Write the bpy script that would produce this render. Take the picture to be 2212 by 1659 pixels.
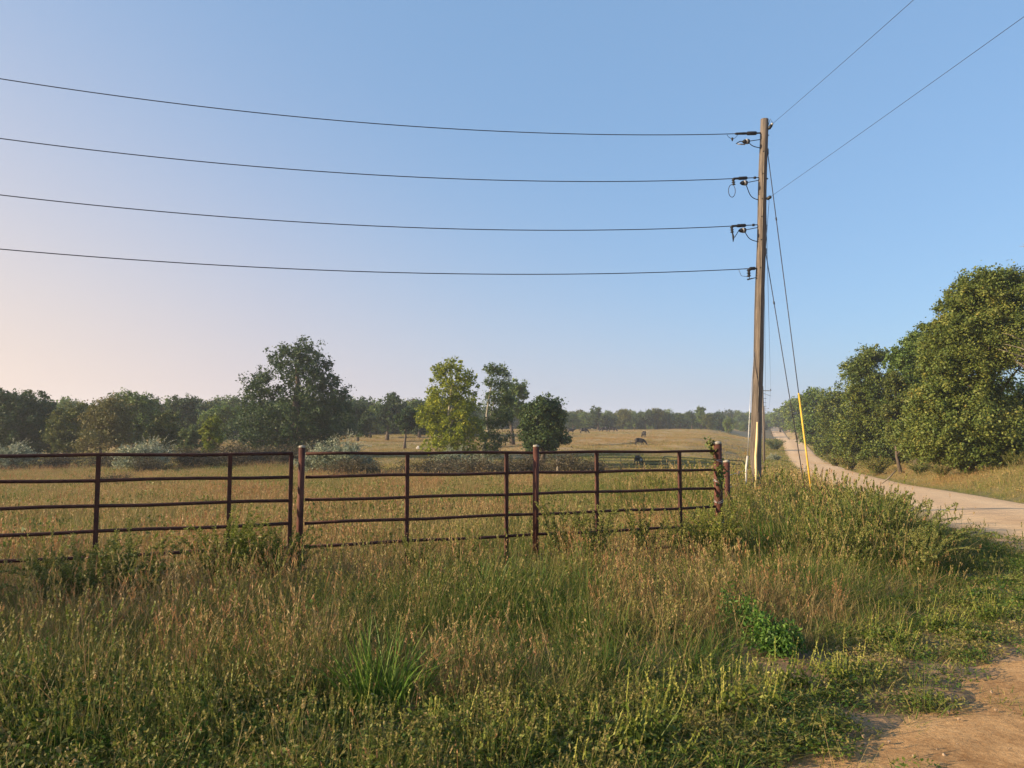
import bpy, bmesh, math, random
import numpy as np
from mathutils import Vector, Matrix

for o in list(bpy.data.objects):
    bpy.data.objects.remove(o, do_unlink=True)
S = bpy.context.scene
COL = S.collection
R = math.radians
rng = np.random.default_rng(7)
random.seed(7)

# ------------------------------------------------------------------ camera, sky, sun, exposure
EYE = 1.6
F = 1661.0                       # focal length in units of a 2212 px wide picture
PITCH = 4.2
cam_d = bpy.data.cameras.new('camera'); cam = bpy.data.objects.new('camera', cam_d); COL.objects.link(cam)
cam.location = (0, 0, EYE); cam.rotation_euler = (R(90 + PITCH), 0, 0)
cam_d.sensor_width = 36; cam_d.lens = 36 * F / 2212; cam_d.clip_start = 0.05; cam_d.clip_end = 6000
S.camera = cam

SUN_AZ, SUN_EL = -103.0, 17.0     # degrees clockwise from the view direction, and above the horizon
VEIL = (.23, .27, .96)
TONES = [(.13, (.50, .60, .77)), (.40, (.60, .61, .70)), (.54, (.73, .63, .645)), (.69, (.92, .72, .60))]
TINT = (.97, .99, .97)
AZURE = (.252, .452, .748)
w = bpy.data.worlds.new('World'); S.world = w; w.use_nodes = True
nt = w.node_tree; bg = nt.nodes['Background']
sky = nt.nodes.new('ShaderNodeTexSky'); sky.sky_type = 'NISHITA'; sky.sun_disc = False
sky.sun_elevation = R(SUN_EL); sky.sun_rotation = R(SUN_AZ)
sky.altitude = 100; sky.air_density = 1.0; sky.dust_density = 1.6; sky.ozone_density = 3.0
SKY, EXPO = 0.12, 1.1
# smoky late-summer air: a pale veil low in the sky, peach towards the sun and lavender away from it
def wm(op, a, b=None, c=None, clamp=False):
    n = nt.nodes.new('ShaderNodeMath'); n.operation = op; n.use_clamp = clamp
    for i, q in enumerate((a, b, c)):
        if q is None: continue
        if isinstance(q, (int, float)): n.inputs[i].default_value = q
        else: nt.links.new(q, n.inputs[i])
    return n.outputs[0]
tcw = nt.nodes.new('ShaderNodeTexCoord'); sxw = nt.nodes.new('ShaderNodeSeparateXYZ'); nt.links.new(tcw.outputs['Generated'], sxw.inputs[0])
zz = wm('MAXIMUM', sxw.outputs[2], 0.0)
sunward = wm('MULTIPLY_ADD', sxw.outputs[0], math.sin(R(SUN_AZ)), wm('MULTIPLY', sxw.outputs[1], math.cos(R(SUN_AZ))))
hgt = wm('MAXIMUM', wm('MULTIPLY_ADD', sunward, VEIL[1], VEIL[0]), .03)
veil = wm('MULTIPLY', wm('EXPONENT', wm('MULTIPLY', wm('POWER', wm('DIVIDE', zz, hgt), 1.6), -1.0)), VEIL[2])
tone = nt.nodes.new('ShaderNodeValToRGB'); el_ = tone.color_ramp.elements
while len(el_) < 4: el_.new(.5)
for e_, (p_, c_) in zip(el_, TONES): e_.position = p_; e_.color = (*c_, 1)
nt.links.new(wm('MULTIPLY_ADD', sunward, .5, .5), tone.inputs[0])
scl_ = nt.nodes.new('ShaderNodeVectorMath'); scl_.operation = 'SCALE'; scl_.inputs['Scale'].default_value = 1 / (SKY * 2 ** EXPO); nt.links.new(tone.outputs[0], scl_.inputs[0])
hue = nt.nodes.new('ShaderNodeMix'); hue.data_type = 'RGBA'; hue.blend_type = 'MULTIPLY'; hue.inputs[0].default_value = 1; hue.inputs[7].default_value = (*TINT, 1); nt.links.new(sky.outputs[0], hue.inputs[6])
mxw = nt.nodes.new('ShaderNodeMix'); mxw.data_type = 'RGBA'; nt.links.new(veil, mxw.inputs[0]); 
az_ = nt.nodes.new('ShaderNodeMix'); az_.data_type = 'RGBA'; az_.inputs[0].default_value = .62; az_.inputs[7].default_value = [q / (SKY * 2 ** EXPO) for q in AZURE] + [1]; nt.links.new(hue.outputs[2], az_.inputs[6])
nt.links.new(az_.outputs[2], mxw.inputs[6]); nt.links.new(scl_.outputs[0], mxw.inputs[7])
nt.links.new(mxw.outputs[2], bg.inputs[0]); bg.inputs[1].default_value = SKY
sun_d = bpy.data.lights.new('sun', 'SUN'); sun = bpy.data.objects.new('sun', sun_d); COL.objects.link(sun)
sdir = Vector((math.cos(R(SUN_EL)) * math.sin(R(SUN_AZ)), math.cos(R(SUN_EL)) * math.cos(R(SUN_AZ)), math.sin(R(SUN_EL))))
sun.rotation_euler = sdir.to_track_quat('Z', 'Y').to_euler()
sun.location = (-40, 5, 40)
sun_d.energy = 5.0; sun_d.angle = R(0.6); sun_d.color = (1.0, 0.78, 0.52)
S.view_settings.view_transform = 'Standard'; S.view_settings.look = 'None'
S.view_settings.exposure = EXPO; S.view_settings.gamma = 1
S.cycles.max_bounces = 6; S.cycles.diffuse_bounces = 3; S.cycles.glossy_bounces = 2
S.cycles.transmission_bounces = 4; S.cycles.transparent_max_bounces = 4; S.cycles.volume_bounces = 1
S.cycles.use_denoising = True

# ------------------------------------------------------------------ picture <-> place
cp, sp = math.cos(R(PITCH)), math.sin(R(PITCH))
def at(px, py, d):
    """point seen at (px, py) of the 2212 px picture, d metres ahead"""
    rx, ry = (px - 1106) / F, (829.5 - py) / F
    v = Vector((rx, cp - ry * sp, sp + ry * cp)); v *= d / v.y
    return Vector((v.x, v.y, v.z + EYE))
def gx(px, d): return (px - 1106) / F * d

# ------------------------------------------------------------------ object helpers
def tag(o, label=None, cat=None, group=None, kind=None):
    if label: o['label'] = label
    if cat: o['category'] = cat
    if group: o['group'] = group
    if kind: o['kind'] = kind
    return o
def empty(name, loc, label=None, cat=None, group=None, rz=0):
    o = bpy.data.objects.new(name, None); COL.objects.link(o)
    o.location = loc; o.rotation_euler = (0, 0, rz); o.empty_display_size = 0.2
    return tag(o, label, cat, group)
def link_mesh(name, me, mats, parent=None):
    for m in (mats if isinstance(mats, (list, tuple)) else [mats]): me.materials.append(m)
    o = bpy.data.objects.new(name, me); COL.objects.link(o)
    if parent: o.parent = parent
    return o
def quad_mesh(name, Q, tint=None, mi=None):
    """Q (n,4,3) loose quads, tint (n,) per face"""
    n = len(Q); me = bpy.data.meshes.new(name)
    me.vertices.add(n * 4); me.vertices.foreach_set('co', np.ascontiguousarray(Q, dtype=np.float32).ravel())
    me.loops.add(n * 4); me.loops.foreach_set('vertex_index', np.arange(n * 4, dtype=np.int32))
    me.polygons.add(n); me.polygons.foreach_set('loop_start', np.arange(0, n * 4, 4, dtype=np.int32))
    if mi is not None: me.polygons.foreach_set('material_index', np.asarray(mi, dtype=np.int32))
    if tint is not None:
        a = me.attributes.new('tint', 'FLOAT', 'FACE'); a.data.foreach_set('value', np.asarray(tint, dtype=np.float32))
    me.update(calc_edges=True)
    return me
def grid_mesh(name, P, uv=None, close=False):
    """P (a,b,3) grid of points -> smooth quad sheet"""
    a, b = P.shape[:2]; idx = np.arange(a * b).reshape(a, b)
    if close: idx = np.concatenate([idx, idx[:, :1]], 1)
    q = np.stack([idx[:-1, :-1], idx[:-1, 1:], idx[1:, 1:], idx[1:, :-1]], -1).reshape(-1, 4)
    me = bpy.data.meshes.new(name); n = len(q)
    me.vertices.add(a * b); me.vertices.foreach_set('co', P.astype(np.float32).ravel())
    me.loops.add(n * 4); me.loops.foreach_set('vertex_index', q.astype(np.int32).ravel())
    me.polygons.add(n); me.polygons.foreach_set('loop_start', np.arange(0, n * 4, 4, dtype=np.int32))
    me.polygons.foreach_set('use_smooth', np.ones(n, dtype=bool))
    if uv is not None:
        l = me.uv_layers.new(name='uv'); l.data.foreach_set('uv', uv.reshape(-1, 2)[q.ravel()].astype(np.float32).ravel())
    me.update(calc_edges=True)
    return me

class Geo:
    """collects tubes, boxes and lathes into one mesh"""
    def __init__(s): s.v = []; s.f = []
    def tube(s, pts, rad, seg=8, cap=True):
        pts = [Vector(p) for p in pts]; n = len(pts)
        rad = [rad] * n if isinstance(rad, (int, float)) else list(rad)
        up = None; b0 = len(s.v)
        for i, p in enumerate(pts):
            t = (pts[min(i + 1, n - 1)] - pts[max(i - 1, 0)]).normalized()
            if up is None:
                up = t.orthogonal().normalized()
            up = (up - t * up.dot(t)).normalized() if (up - t * up.dot(t)).length > 1e-6 else t.orthogonal().normalized()
            sd = t.cross(up)
            for k in range(seg):
                a = 2 * math.pi * k / seg
                s.v.append(p + (up * math.cos(a) + sd * math.sin(a)) * rad[i])
        for i in range(n - 1):
            for k in range(seg):
                a, b = b0 + i * seg + k, b0 + i * seg + (k + 1) % seg
                s.f.append((a, b, b + seg, a + seg))
        if cap:
            s.f.append(tuple(b0 + k for k in range(seg))[::-1]); s.f.append(tuple(b0 + (n - 1) * seg + k for k in range(seg)))
        return s
    def lathe(s, p, axis, prof, seg=12):
        axis = Vector(axis).normalized()
        return s.tube([Vector(p) + axis * h for h, r in prof], [max(r, 1e-4) for h, r in prof], seg)
    def box(s, c, x, y, z):
        c, x, y, z = Vector(c), Vector(x), Vector(y), Vector(z); b = len(s.v)
        for i in (-1, 1):
            for j in (-1, 1):
                for k in (-1, 1): s.v.append(c + x * i + y * j + z * k)
        for f in ((0, 1, 3, 2), (4, 6, 7, 5), (0, 4, 5, 1), (2, 3, 7, 6), (0, 2, 6, 4), (1, 5, 7, 3)): s.f.append(tuple(b + q for q in f))
        return s
    def build(s, name, mat, parent=None, smooth=True, off=None):
        me = bpy.data.meshes.new(name)
        off = Vector(off) if off is not None else Vector((0, 0, 0))
        me.from_pydata([v - off for v in s.v], [], s.f)
        if smooth:
            me.polygons.foreach_set('use_smooth', [len(p.vertices) == 4 for p in me.polygons])
        me.update()
        return link_mesh(name, me, mat, parent)

# ------------------------------------------------------------------ materials
def mat(name):
    m = bpy.data.materials.new(name); m.use_nodes = True
    return m, m.node_tree.nodes, m.node_tree.links
def ramp(N, stops):
    r = N.new('ShaderNodeValToRGB'); e = r.color_ramp.elements
    while len(e) < len(stops): e.new(0.5)
    for k, (p, c) in zip(e, stops): k.position = p; k.color = (*c, 1)
    return r
def mth(N, L, op, a, b=None, clamp=False):
    n = N.new('ShaderNodeMath'); n.operation = op; n.use_clamp = clamp
    for i, q in enumerate((a, b)):
        if q is None: continue
        if isinstance(q, (int, float)): n.inputs[i].default_value = q
        else: L.new(q, n.inputs[i])
    return n.outputs[0]
def noise(N, L, scale, detail=4, coord='pos', rough=0.55):
    n = N.new('ShaderNodeTexNoise'); n.inputs['Scale'].default_value = scale; n.inputs['Detail'].default_value = detail; n.inputs['Roughness'].default_value = rough
    if coord == 'pos': L.new(N.new('ShaderNodeNewGeometry').outputs['Position'], n.inputs['Vector'])
    elif coord == 'obj': L.new(N.new('ShaderNodeTexCoord').outputs['Object'], n.inputs['Vector'])
    else: L.new(coord, n.inputs['Vector'])
    return n.outputs['Fac']
def leaf_surface(N, L, col, trans=0.35, gloss=0.04):
    out = N['Material Output']; p = N['Principled BSDF']
    p.inputs['Roughness'].default_value = 0.55; p.inputs['Specular IOR Level'].default_value = 0.25
    L.new(col, p.inputs['Base Color'])
    t = N.new('ShaderNodeBsdfTranslucent'); L.new(col, t.inputs[0])
    mx = N.new('ShaderNodeMixShader'); mx.inputs[0].default_value = trans
    L.new(p.outputs[0], mx.inputs[1]); L.new(t.outputs[0], mx.inputs[2]); L.new(mx.outputs[0], out.inputs[0])
def leaf_mat(name, stops, trans=0.3, nscale=0.35, namp=0.5):
    m, N, L = mat(name)
    a = N.new('ShaderNodeAttribute'); a.attribute_name = 'tint'
    f = mth(N, L, 'ADD', a.outputs['Fac'], mth(N, L, 'MULTIPLY', mth(N, L, 'SUBTRACT', noise(N, L, nscale, 2), 0.5), namp))
    oi = N.new('ShaderNodeObjectInfo')
    f = mth(N, L, 'ADD', f, mth(N, L, 'MULTIPLY', mth(N, L, 'SUBTRACT', oi.outputs['Random'], 0.5), 0.25), True)
    r = ramp(N, stops); L.new(f, r.inputs[0]); leaf_surface(N, L, r.outputs[0], trans * .75)
    return m
def grass_mat():
    m, N, L = mat('grass_blades')
    a = N.new('ShaderNodeAttribute'); a.attribute_name = 'tint'
    v = N.new('ShaderNodeAttribute'); v.attribute_name = 'var'; v.attribute_type = 'INSTANCER'
    f = mth(N, L, 'ADD', v.outputs['Fac'], mth(N, L, 'MULTIPLY', mth(N, L, 'SUBTRACT', a.outputs['Fac'], 0.5), 0.75), True)
    r = ramp(N, [(0, (.050, .110, .013)), (.20, (.115, .155, .024)), (.40, (.195, .185, .046)), (.60, (.29, .230, .085)), (.82, (.38, .270, .12)), (1.0, (.31, .165, .070))])
    L.new(f, r.inputs[0]); leaf_surface(N, L, r.outputs[0], 0.35)
    return m
M = {}
M['grass'] = grass_mat()
M['oak'] = leaf_mat('oak_leaves', [(0, (0.024, 0.051, 0.015)), (.5, (0.051, 0.090, 0.026)), (.85, (0.098, 0.128, 0.042)), (1, (0.180, 0.165, 0.060))])
M['olive'] = leaf_mat('olive_leaves', [(0, (0.051, 0.080, 0.017)), (.45, (0.109, 0.131, 0.029)), (.8, (0.189, 0.174, 0.043)), (1, (0.290, 0.174, 0.051))])
M['green'] = leaf_mat('green_leaves', [(0, (.055, .10, .020)), (.5, (.125, .185, .040)), (.85, (.21, .245, .06)), (1, (.29, .27, .075))])
M['yellow'] = leaf_mat('yellow_leaves', [(0, (0.11, 0.155, 0.016)), (.45, (0.26, 0.295, 0.030)), (.8, (0.44, 0.395, 0.045)), (1, (0.450, 0.250, 0.037))], 0.4)
M['pale'] = leaf_mat('pale_green_leaves', [(0, (0.062, 0.100, 0.037)), (.5, (0.125, 0.175, 0.062)), (1, (0.250, 0.250, 0.100))], 0.4)
M['roadgreen'] = leaf_mat('roadside_leaves', [(0, (.040, .074, .016)), (.42, (.105, .145, .030)), (.78, (.20, .21, .046)), (.92, (.28, .225, .05)), (1, (.32, .16, .045))])
M['dullolive'] = leaf_mat('dull_olive_leaves', [(0, (.065, .08, .025)), (.5, (.135, .135, .045)), (.85, (.21, .175, .055)), (1, (.28, .18, .06))])
M['lime'] = leaf_mat('lime_leaves', [(0, (.09, .14, .012)), (.5, (.17, .21, .02)), (1, (.27, .26, .03))], 0.45)
M['silver'] = leaf_mat('silver_leaves', [(0, (.08, .11, .06)), (.5, (.28, .31, .20)), (1, (.54, .55, .41))], 0.25)
M['weed'] = leaf_mat('weed_leaves', [(0, (.045, .085, .015)), (.4, (.12, .15, .03)), (.75, (.24, .24, .06)), (1, (.38, .33, .10))], 0.35, 3.0, 0.3)
M['darkweed'] = leaf_mat('dark_weed_leaves', [(0, (.045, .085, .016)), (.45, (.115, .15, .034)), (1, (.30, .28, .08))], 0.35, 3.0, 0.3)
M['ragweed'] = leaf_mat('ragweed_leaves', [(0, (.06, .10, .015)), (.4, (.125, .16, .022)), (.75, (.24, .255, .045)), (1, (.36, .33, .085))], 0.4, 3.0, 0.3)
M['leafy'] = leaf_mat('bright_leaves', [(0, (.03, .085, .012)), (.5, (.08, .17, .022)), (1, (.17, .26, .05))], 0.4, 3.0, 0.2)
M['brush'] = leaf_mat('brown_brush', [(0, (.035, .034, .016)), (.5, (.085, .070, .034)), (1, (.17, .125, .06))], 0.2)

def simple(name, c0, c1, scale=6, rough=0.8, metal=0, bump=0.0, stretch=None, coord='obj'):
    m, N, L = mat(name); p = N['Principled BSDF']
    tc = N.new('ShaderNodeTexCoord'); mp = N.new('ShaderNodeMapping'); L.new(tc.outputs['Object'], mp.inputs[0])
    if stretch: mp.inputs['Scale'].default_value = stretch
    f = noise(N, L, scale, 6, mp.outputs[0], 0.65)
    r = ramp(N, [(.3, c0), (.7, c1)]); L.new(f, r.inputs[0]); L.new(r.outputs[0], p.inputs['Base Color'])
    p.inputs['Roughness'].default_value = rough; p.inputs['Metallic'].default_value = metal; p.inputs['Specular IOR Level'].default_value = 0.3
    if bump:
        b = N.new('ShaderNodeBump'); b.inputs['Strength'].default_value = bump; b.inputs['Distance'].default_value = 0.02
        L.new(f, b.inputs['Height']); L.new(b.outputs[0], p.inputs['Normal'])
    return m
M['rust'] = simple('rusty_pipe', (.030, .012, .009), (.085, .030, .018), 14, 0.75, 0.0, 0.25)
M['rustpost'] = simple('rusty_post', (.038, .014, .010), (.125, .042, .026), 9, 0.75, 0.0, 0.3)
M['cap'] = simple('concrete_cap', (.20, .18, .14), (.42, .38, .31), 30, 0.9, 0, 0.3)
M['wood'] = simple('weathered_pole_wood', (.050, .042, .036), (.235, .190, .150), 5, 0.9, 0, 1.0, (10, 10, .25))
M['oldwood'] = simple('grey_wood', (.12, .10, .08), (.30, .25, .19), 8, 0.85, 0, 0.4, (6, 6, .5))
M['bark'] = simple('bark', (.045, .034, .026), (.15, .115, .085), 5, 0.9, 0, 0.6, (3, 3, .6))
M['palebark'] = simple('pale_bark', (.22, .20, .16), (.42, .38, .31), 4, 0.9, 0, 0.4, (3, 3, .6))
M['stem'] = simple('plant_stem', (.10, .10, .03), (.22, .17, .07), 8, 0.8)
M['black'] = simple('dark_hardware', (.012, .012, .014), (.035, .033, .032), 20, 0.5)
M['wire'] = simple('dark_wire', (.020, .020, .024), (.040, .040, .045), 3, 0.55)
M['steel'] = simple('galvanised_steel', (.28, .29, .30), (.48, .48, .47), 20, 0.45, 0.5)
M['porcelain'] = simple('pale_insulator', (.26, .26, .26), (.42, .42, .40), 5, 0.45)
M['yplastic'] = simple('yellow_plastic', (.46, .27, .025), (.66, .42, .06), 5, 0.5)
M['cream'] = simple('cream_plastic', (.62, .48, .22), (.74, .60, .32), 5, 0.55)
M['white'] = simple('white_pvc', (.42, .39, .33), (.60, .57, .50), 5, 0.5)
M['gate'] = simple('green_gate_paint', (.008, .016, .012), (.018, .030, .022), 15, 0.85)
M['hide'] = simple('black_hide', (.010, .009, .009), (.030, .024, .021), 4, 0.6)
M['hidew'] = simple('white_hide', (.5, .48, .44), (.7, .68, .64), 4, 0.7)
M['pebble'] = simple('pebble', (.20, .13, .08), (.36, .27, .18), 6, .9)
M['rock'] = simple('pale_rock', (.36, .33, .29), (.6, .56, .5), 6, 0.9, 0, 0.5)

def ground_mat():
    m, N, L = mat('pasture_ground'); p = N['Principled BSDF']; p.inputs['Roughness'].default_value = 0.95; p.inputs['Specular IOR Level'].default_value = 0.1
    g = N.new('ShaderNodeNewGeometry'); sx = N.new('ShaderNodeSeparateXYZ'); L.new(g.outputs['Position'], sx.inputs[0])
    # broad patches: olive in the draw, golden on the hillside
    hill = N.new('ShaderNodeMapRange'); hill.inputs[1].default_value = 75; hill.inputs[2].default_value = 120; L.new(sx.outputs[1], hill.inputs[0])
    f = mth(N, L, 'ADD', mth(N, L, 'MULTIPLY', hill.outputs[0], .32), mth(N, L, 'MULTIPLY', noise(N, L, 0.045, 5), .55))
    f = mth(N, L, 'ADD', f, mth(N, L, 'MULTIPLY', noise(N, L, 1.3, 4), .35), True)
    r = ramp(N, [(.30, (.11, .105, .042)), (.50, (.19, .155, .068)), (.70, (.30, .215, .105)), (.95, (.38, .28, .14))]); L.new(f, r.inputs[0])
    # bare dirty thatch close by
    near = N.new('ShaderNodeMapRange'); near.inputs[1].default_value = 9; near.inputs[2].default_value = 25; L.new(sx.outputs[1], near.inputs[0])
    r2 = ramp(N, [(.3, (.13, .085, .045)), (.55, (.26, .17, .095)), (.8, (.38, .26, .15))]); L.new(noise(N, L, 3.0, 6), r2.inputs[0])
    mx = N.new('ShaderNodeMix'); mx.data_type = 'RGBA'; L.new(near.outputs[0], mx.inputs[0]); L.new(r2.outputs[0], mx.inputs[6]); L.new(r.outputs[0], mx.inputs[7])
    L.new(mx.outputs[2], p.inputs['Base Color'])
    b = N.new('ShaderNodeBump'); b.inputs['Strength'].default_value = 0.7; b.inputs['Distance'].default_value = 0.15
    L.new(noise(N, L, 2.5, 6), b.inputs['Height']); L.new(b.outputs[0], p.inputs['Normal'])
    return m
def road_mat():
    m, N, L = mat('gravel_dirt'); p = N['Principled BSDF']; p.inputs['Roughness'].default_value = 0.95; p.inputs['Specular IOR Level'].default_value = 0.1
    uv = N.new('ShaderNodeUVMap'); uv.uv_map = 'uv'; sx = N.new('ShaderNodeSeparateXYZ'); L.new(uv.outputs[0], sx.inputs[0])
    u = sx.outputs[0]
    wob = mth(N, L, 'MULTIPLY', mth(N, L, 'SUBTRACT', noise(N, L, 0.25, 3), .5), .25)
    uu = mth(N, L, 'ADD', u, wob)
    track = mth(N, L, 'COSINE', mth(N, L, 'MULTIPLY', uu, 4 * math.pi))       # -1 in the two wheel tracks
    f = mth(N, L, 'ADD', mth(N, L, 'MULTIPLY', track, -.13), mth(N, L, 'ADD', mth(N, L, 'MULTIPLY', noise(N, L, 1.4, 8, 'pos', .65), .8), mth(N, L, 'MULTIPLY', noise(N, L, .5, 2), .25)))
    f = mth(N, L, 'ADD', f, mth(N, L, 'MULTIPLY', mth(N, L, 'SUBTRACT', noise(N, L, 30, 4), .5), .5), True)
    r = ramp(N, [(.22, (.25, .135, .055)), (.5, (.47, .285, .13)), (.75, (.62, .425, .225))]); L.new(f, r.inputs[0])
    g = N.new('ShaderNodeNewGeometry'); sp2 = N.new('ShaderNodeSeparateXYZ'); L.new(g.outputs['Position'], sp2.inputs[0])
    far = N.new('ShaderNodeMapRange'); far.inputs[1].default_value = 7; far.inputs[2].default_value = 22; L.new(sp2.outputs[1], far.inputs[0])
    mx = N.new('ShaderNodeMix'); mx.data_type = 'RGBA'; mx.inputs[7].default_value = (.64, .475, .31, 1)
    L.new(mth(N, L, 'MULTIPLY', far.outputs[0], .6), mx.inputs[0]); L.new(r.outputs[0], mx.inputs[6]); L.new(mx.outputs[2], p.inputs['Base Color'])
    # (colour above) tyre prints running along the lane and loose grit
    wv = N.new('ShaderNodeTexWave'); wv.wave_type = 'BANDS'; wv.bands_direction = 'Y'; wv.inputs['Scale'].default_value = .75; wv.inputs['Distortion'].default_value = 3.5; wv.inputs['Detail'].default_value = 3; wv.inputs['Detail Scale'].default_value = 1.2
    mp = N.new('ShaderNodeMapping'); mp.inputs['Rotation'].default_value = (0, 0, R(-33)); L.new(g.outputs['Position'], mp.inputs[0]); L.new(mp.outputs[0], wv.inputs['Vector'])
    h = mth(N, L, 'ADD', mth(N, L, 'ADD', mth(N, L, 'MULTIPLY', noise(N, L, 7, 10, 'pos', .75), .8), mth(N, L, 'MULTIPLY', noise(N, L, 45, 4, 'pos', .7), .25)), mth(N, L, 'MULTIPLY', wv.outputs['Fac'], .35))
    b = N.new('ShaderNodeBump'); b.inputs['Strength'].default_value = 0.8; b.inputs['Distance'].default_value = 0.04
    L.new(h, b.inputs['Height']); L.new(b.outputs[0], p.inputs['Normal'])
    return m
M['ground'] = ground_mat(); M['road'] = road_mat()

# ------------------------------------------------------------------ lie of the land
RD = [-60, 8, 23.6, 34, 48, 72, 113, 151, 190, 212, 230, 245, 290, 340, 420, 570, 620, 800, 3000]
RZ = [0, 0, -.42, -.7, -1.15, -1.57, -1.87, -1.5, .2, 1.35, 1.7, 1.5, 0.2, 3.0, 7.0, 12.0, 12.6, 11, 11]
PD = [-60, 10, 30, 57, 80, 105, 130, 180, 210, 240, 285, 340, 600, 3000]
PR = [0, 0, -.3, -.9, -1.1, -.3, 1.0, 2.4, 3.2, 4.1, 5.6, 6.4, 12, 14]
PL = [0, 0, -.3, -.75, -.85, -.2, 1.0, 2.9, 3.7, 4.4, 5.2, 6, 12, 14]
def smooth(a, b, x):
    t = np.clip((np.asarray(x, float) - a) / (b - a), 0, 1); return t * t * (3 - 2 * t)
def road_c(y): return np.where(y < 205, 5.1 + .34 * y, 74.8 + .3225 * (y - 205))
HW = 2.6
ZD = np.linspace(-60, 3000, 6121)
def _sm(D, Z):
    z = np.interp(ZD, D, Z); k = np.ones(17) / 17
    return np.convolve(np.pad(z, 8, mode='edge'), k, 'valid')
RZs, PRs, PLs = _sm(RD, RZ), _sm(PD, PR), _sm(PD, PL)
def land(x, y):
    x = np.asarray(x, float); y = np.asarray(y, float)
    t = x / np.maximum(y, 5)
    k = smooth(-.14, -.02, t)
    zp = np.interp(y, ZD, PLs) * (1 - k) + np.interp(y, ZD, PRs) * k
    zr = np.interp(y, ZD, RZs)
    u = x - road_c(y)
    left = smooth(3.2, 9 + .09 * np.clip(y, 0, 250), -u)
    right = smooth(3.0, 7.5, u)
    z = zr * (1 - left) + zp * left + right * (.95 + .012 * np.clip(u - 7, 0, 80))
    amp = smooth(14, 60, y) * (.16 - .11 * smooth(120, 190, y)) * smooth(4, 12, np.abs(u))
    z = z + amp * (np.sin(x * .23 + y * .11) + np.sin(x * -.09 + y * .17 + 2) + .6 * np.sin(x * .41 + 1.3) * np.sin(y * .37))
    return z
def zl(x, y): return float(land(x, y))
def on(px, d): x = gx(px, d); return Vector((x, d, zl(x, d)))

# dirt road: its left edge runs in from the far hill, turns the corner and follows the side road past the camera
farD = [620, 570, 520, 470, 420, 380, 340, 310, 285, 265, 250, 240, 230, 220, 210, 195, 180, 165, 150, 130, 115, 100, 88, 76, 66, 57, 49, 42, 36, 30, 25, 21, 17.5]
EL = [(float(road_c(d)) - HW + max(0, (30 - d) * .07), d) for d in farD] + [(8.85, 14.8), (8.1, 12.6), (7.6, 10.9), (7.0, 9.5), (6.3, 8.2), (5.25, 6.8), (4.05, 5.65), (2.9, 4.66), (1.5, 3.78), (0.35, 3.15), (-1.5, 2.3), (-4, 1.5), (-8, .2), (-14, -2.1), (-30, -8.6)]
ER = [(float(road_c(d)) + HW, d) for d in farD] + [(13.0, 15.2), (12.4, 12.6), (11.8, 10), (11.5, 7.5), (11.2, 5), (11, 2), (10.8, -1), (10.4, -4), (9, -7), (6, -8), (2, -7), (-3, -6.5), (-6, -7.2), (-12, -9.8), (-28, -16.2)]
EL, ER = np.array(EL), np.array(ER)
def densify(P, n):
    s = np.concatenate([[0], np.cumsum(np.linalg.norm(np.diff(P, axis=0), axis=1))]); return P, s
def refine(A, B):
    oa, ob, sv = [A[0]], [B[0]], [0.0]
    for i in range(len(A) - 1):
        ln = np.linalg.norm(A[i + 1] - A[i]); k = max(1, int(ln / (0.5 if A[i][1] < 40 else 6)))
        for j in range(1, k + 1):
            oa.append(A[i] + (A[i + 1] - A[i]) * j / k); ob.append(B[i] + (B[i + 1] - B[i]) * j / k); sv.append(sv[-1] + ln / k)
    return np.array(oa), np.array(ob), np.array(sv)
rl, rr, rs = refine(EL, ER)
out_ = rl - rr; out_ /= np.linalg.norm(out_, axis=1)[:, None]
rl = rl + out_ * .3; rr = rr - out_ * .4
jit = (np.sin(rs * 1.9) * .06 + np.sin(rs * 4.7 + 1) * .05 + np.sin(rs * .6) * .1) * (rl[:, 1] < 60)
rl = rl + np.stack([jit, jit * -.5], 1)
DIRT = np.concatenate([rl, rr[::-1]]); CORE = np.concatenate([EL, ER[::-1]])
def in_poly(x, y, P=DIRT):
    inside = np.zeros(x.shape, bool); n = len(P)
    for i in range(n):
        x0, y0 = P[i]; x1, y1 = P[(i + 1) % n]
        if y0 == y1: continue
        c = ((y0 > y) != (y1 > y)) & (x < (x1 - x0) * (y - y0) / (y1 - y0) + x0)
        inside ^= c
    return inside
def edge_dist(x, y):
    """distance to the left edge of the dirt"""
    best = np.full(x.shape, 1e9)
    for i in range(len(EL) - 1):
        a, b = EL[i], EL[i + 1]; ab = b - a
        t = np.clip(((x - a[0]) * ab[0] + (y - a[1]) * ab[1]) / (ab @ ab), 0, 1)
        best = np.minimum(best, np.hypot(x - a[0] - t * ab[0], y - a[1] - t * ab[1]))
    return best
def fence_y(x): return 8.97 + .41 * (x + 2.46)

# terrain sheet
ang = np.concatenate([np.linspace(-48, 48, 241), np.linspace(50, 310, 90)]); rad = np.concatenate([[0.0], np.geomspace(.6, 900, 330)])
A, D = np.meshgrid(np.radians(ang), rad, indexing='ij')
X, Y = np.sin(A) * D, np.cos(A) * D
Zt = land(X, Y) + .009 * (np.sin(X * 7.3 + np.sin(Y * 5.1)) + np.sin(Y * 8.7 + X * 3.3)) * (D < 25) - .075 * smooth(0, .3, np.where(in_poly(X, Y), np.where(in_poly(X, Y, CORE), edge_dist(X, Y) + .3, .3 - edge_dist(X, Y)), -1)) - np.where((np.abs(X - road_c(Y)) < HW - .3) & (Y > 25), .12 + .0015 * Y, 0)
P = np.stack([X, Y, Zt], -1)
P = np.concatenate([P, P[:1]], 0)
ground = link_mesh('ground', grid_mesh('ground', P), M['ground'])
tag(ground, 'rolling pasture ground under dry grass', 'ground', kind='structure')
U = np.concatenate([[0, .03, .06, .09], np.linspace(.13, .87, 14), [.91, .94, .97, 1]])
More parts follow.
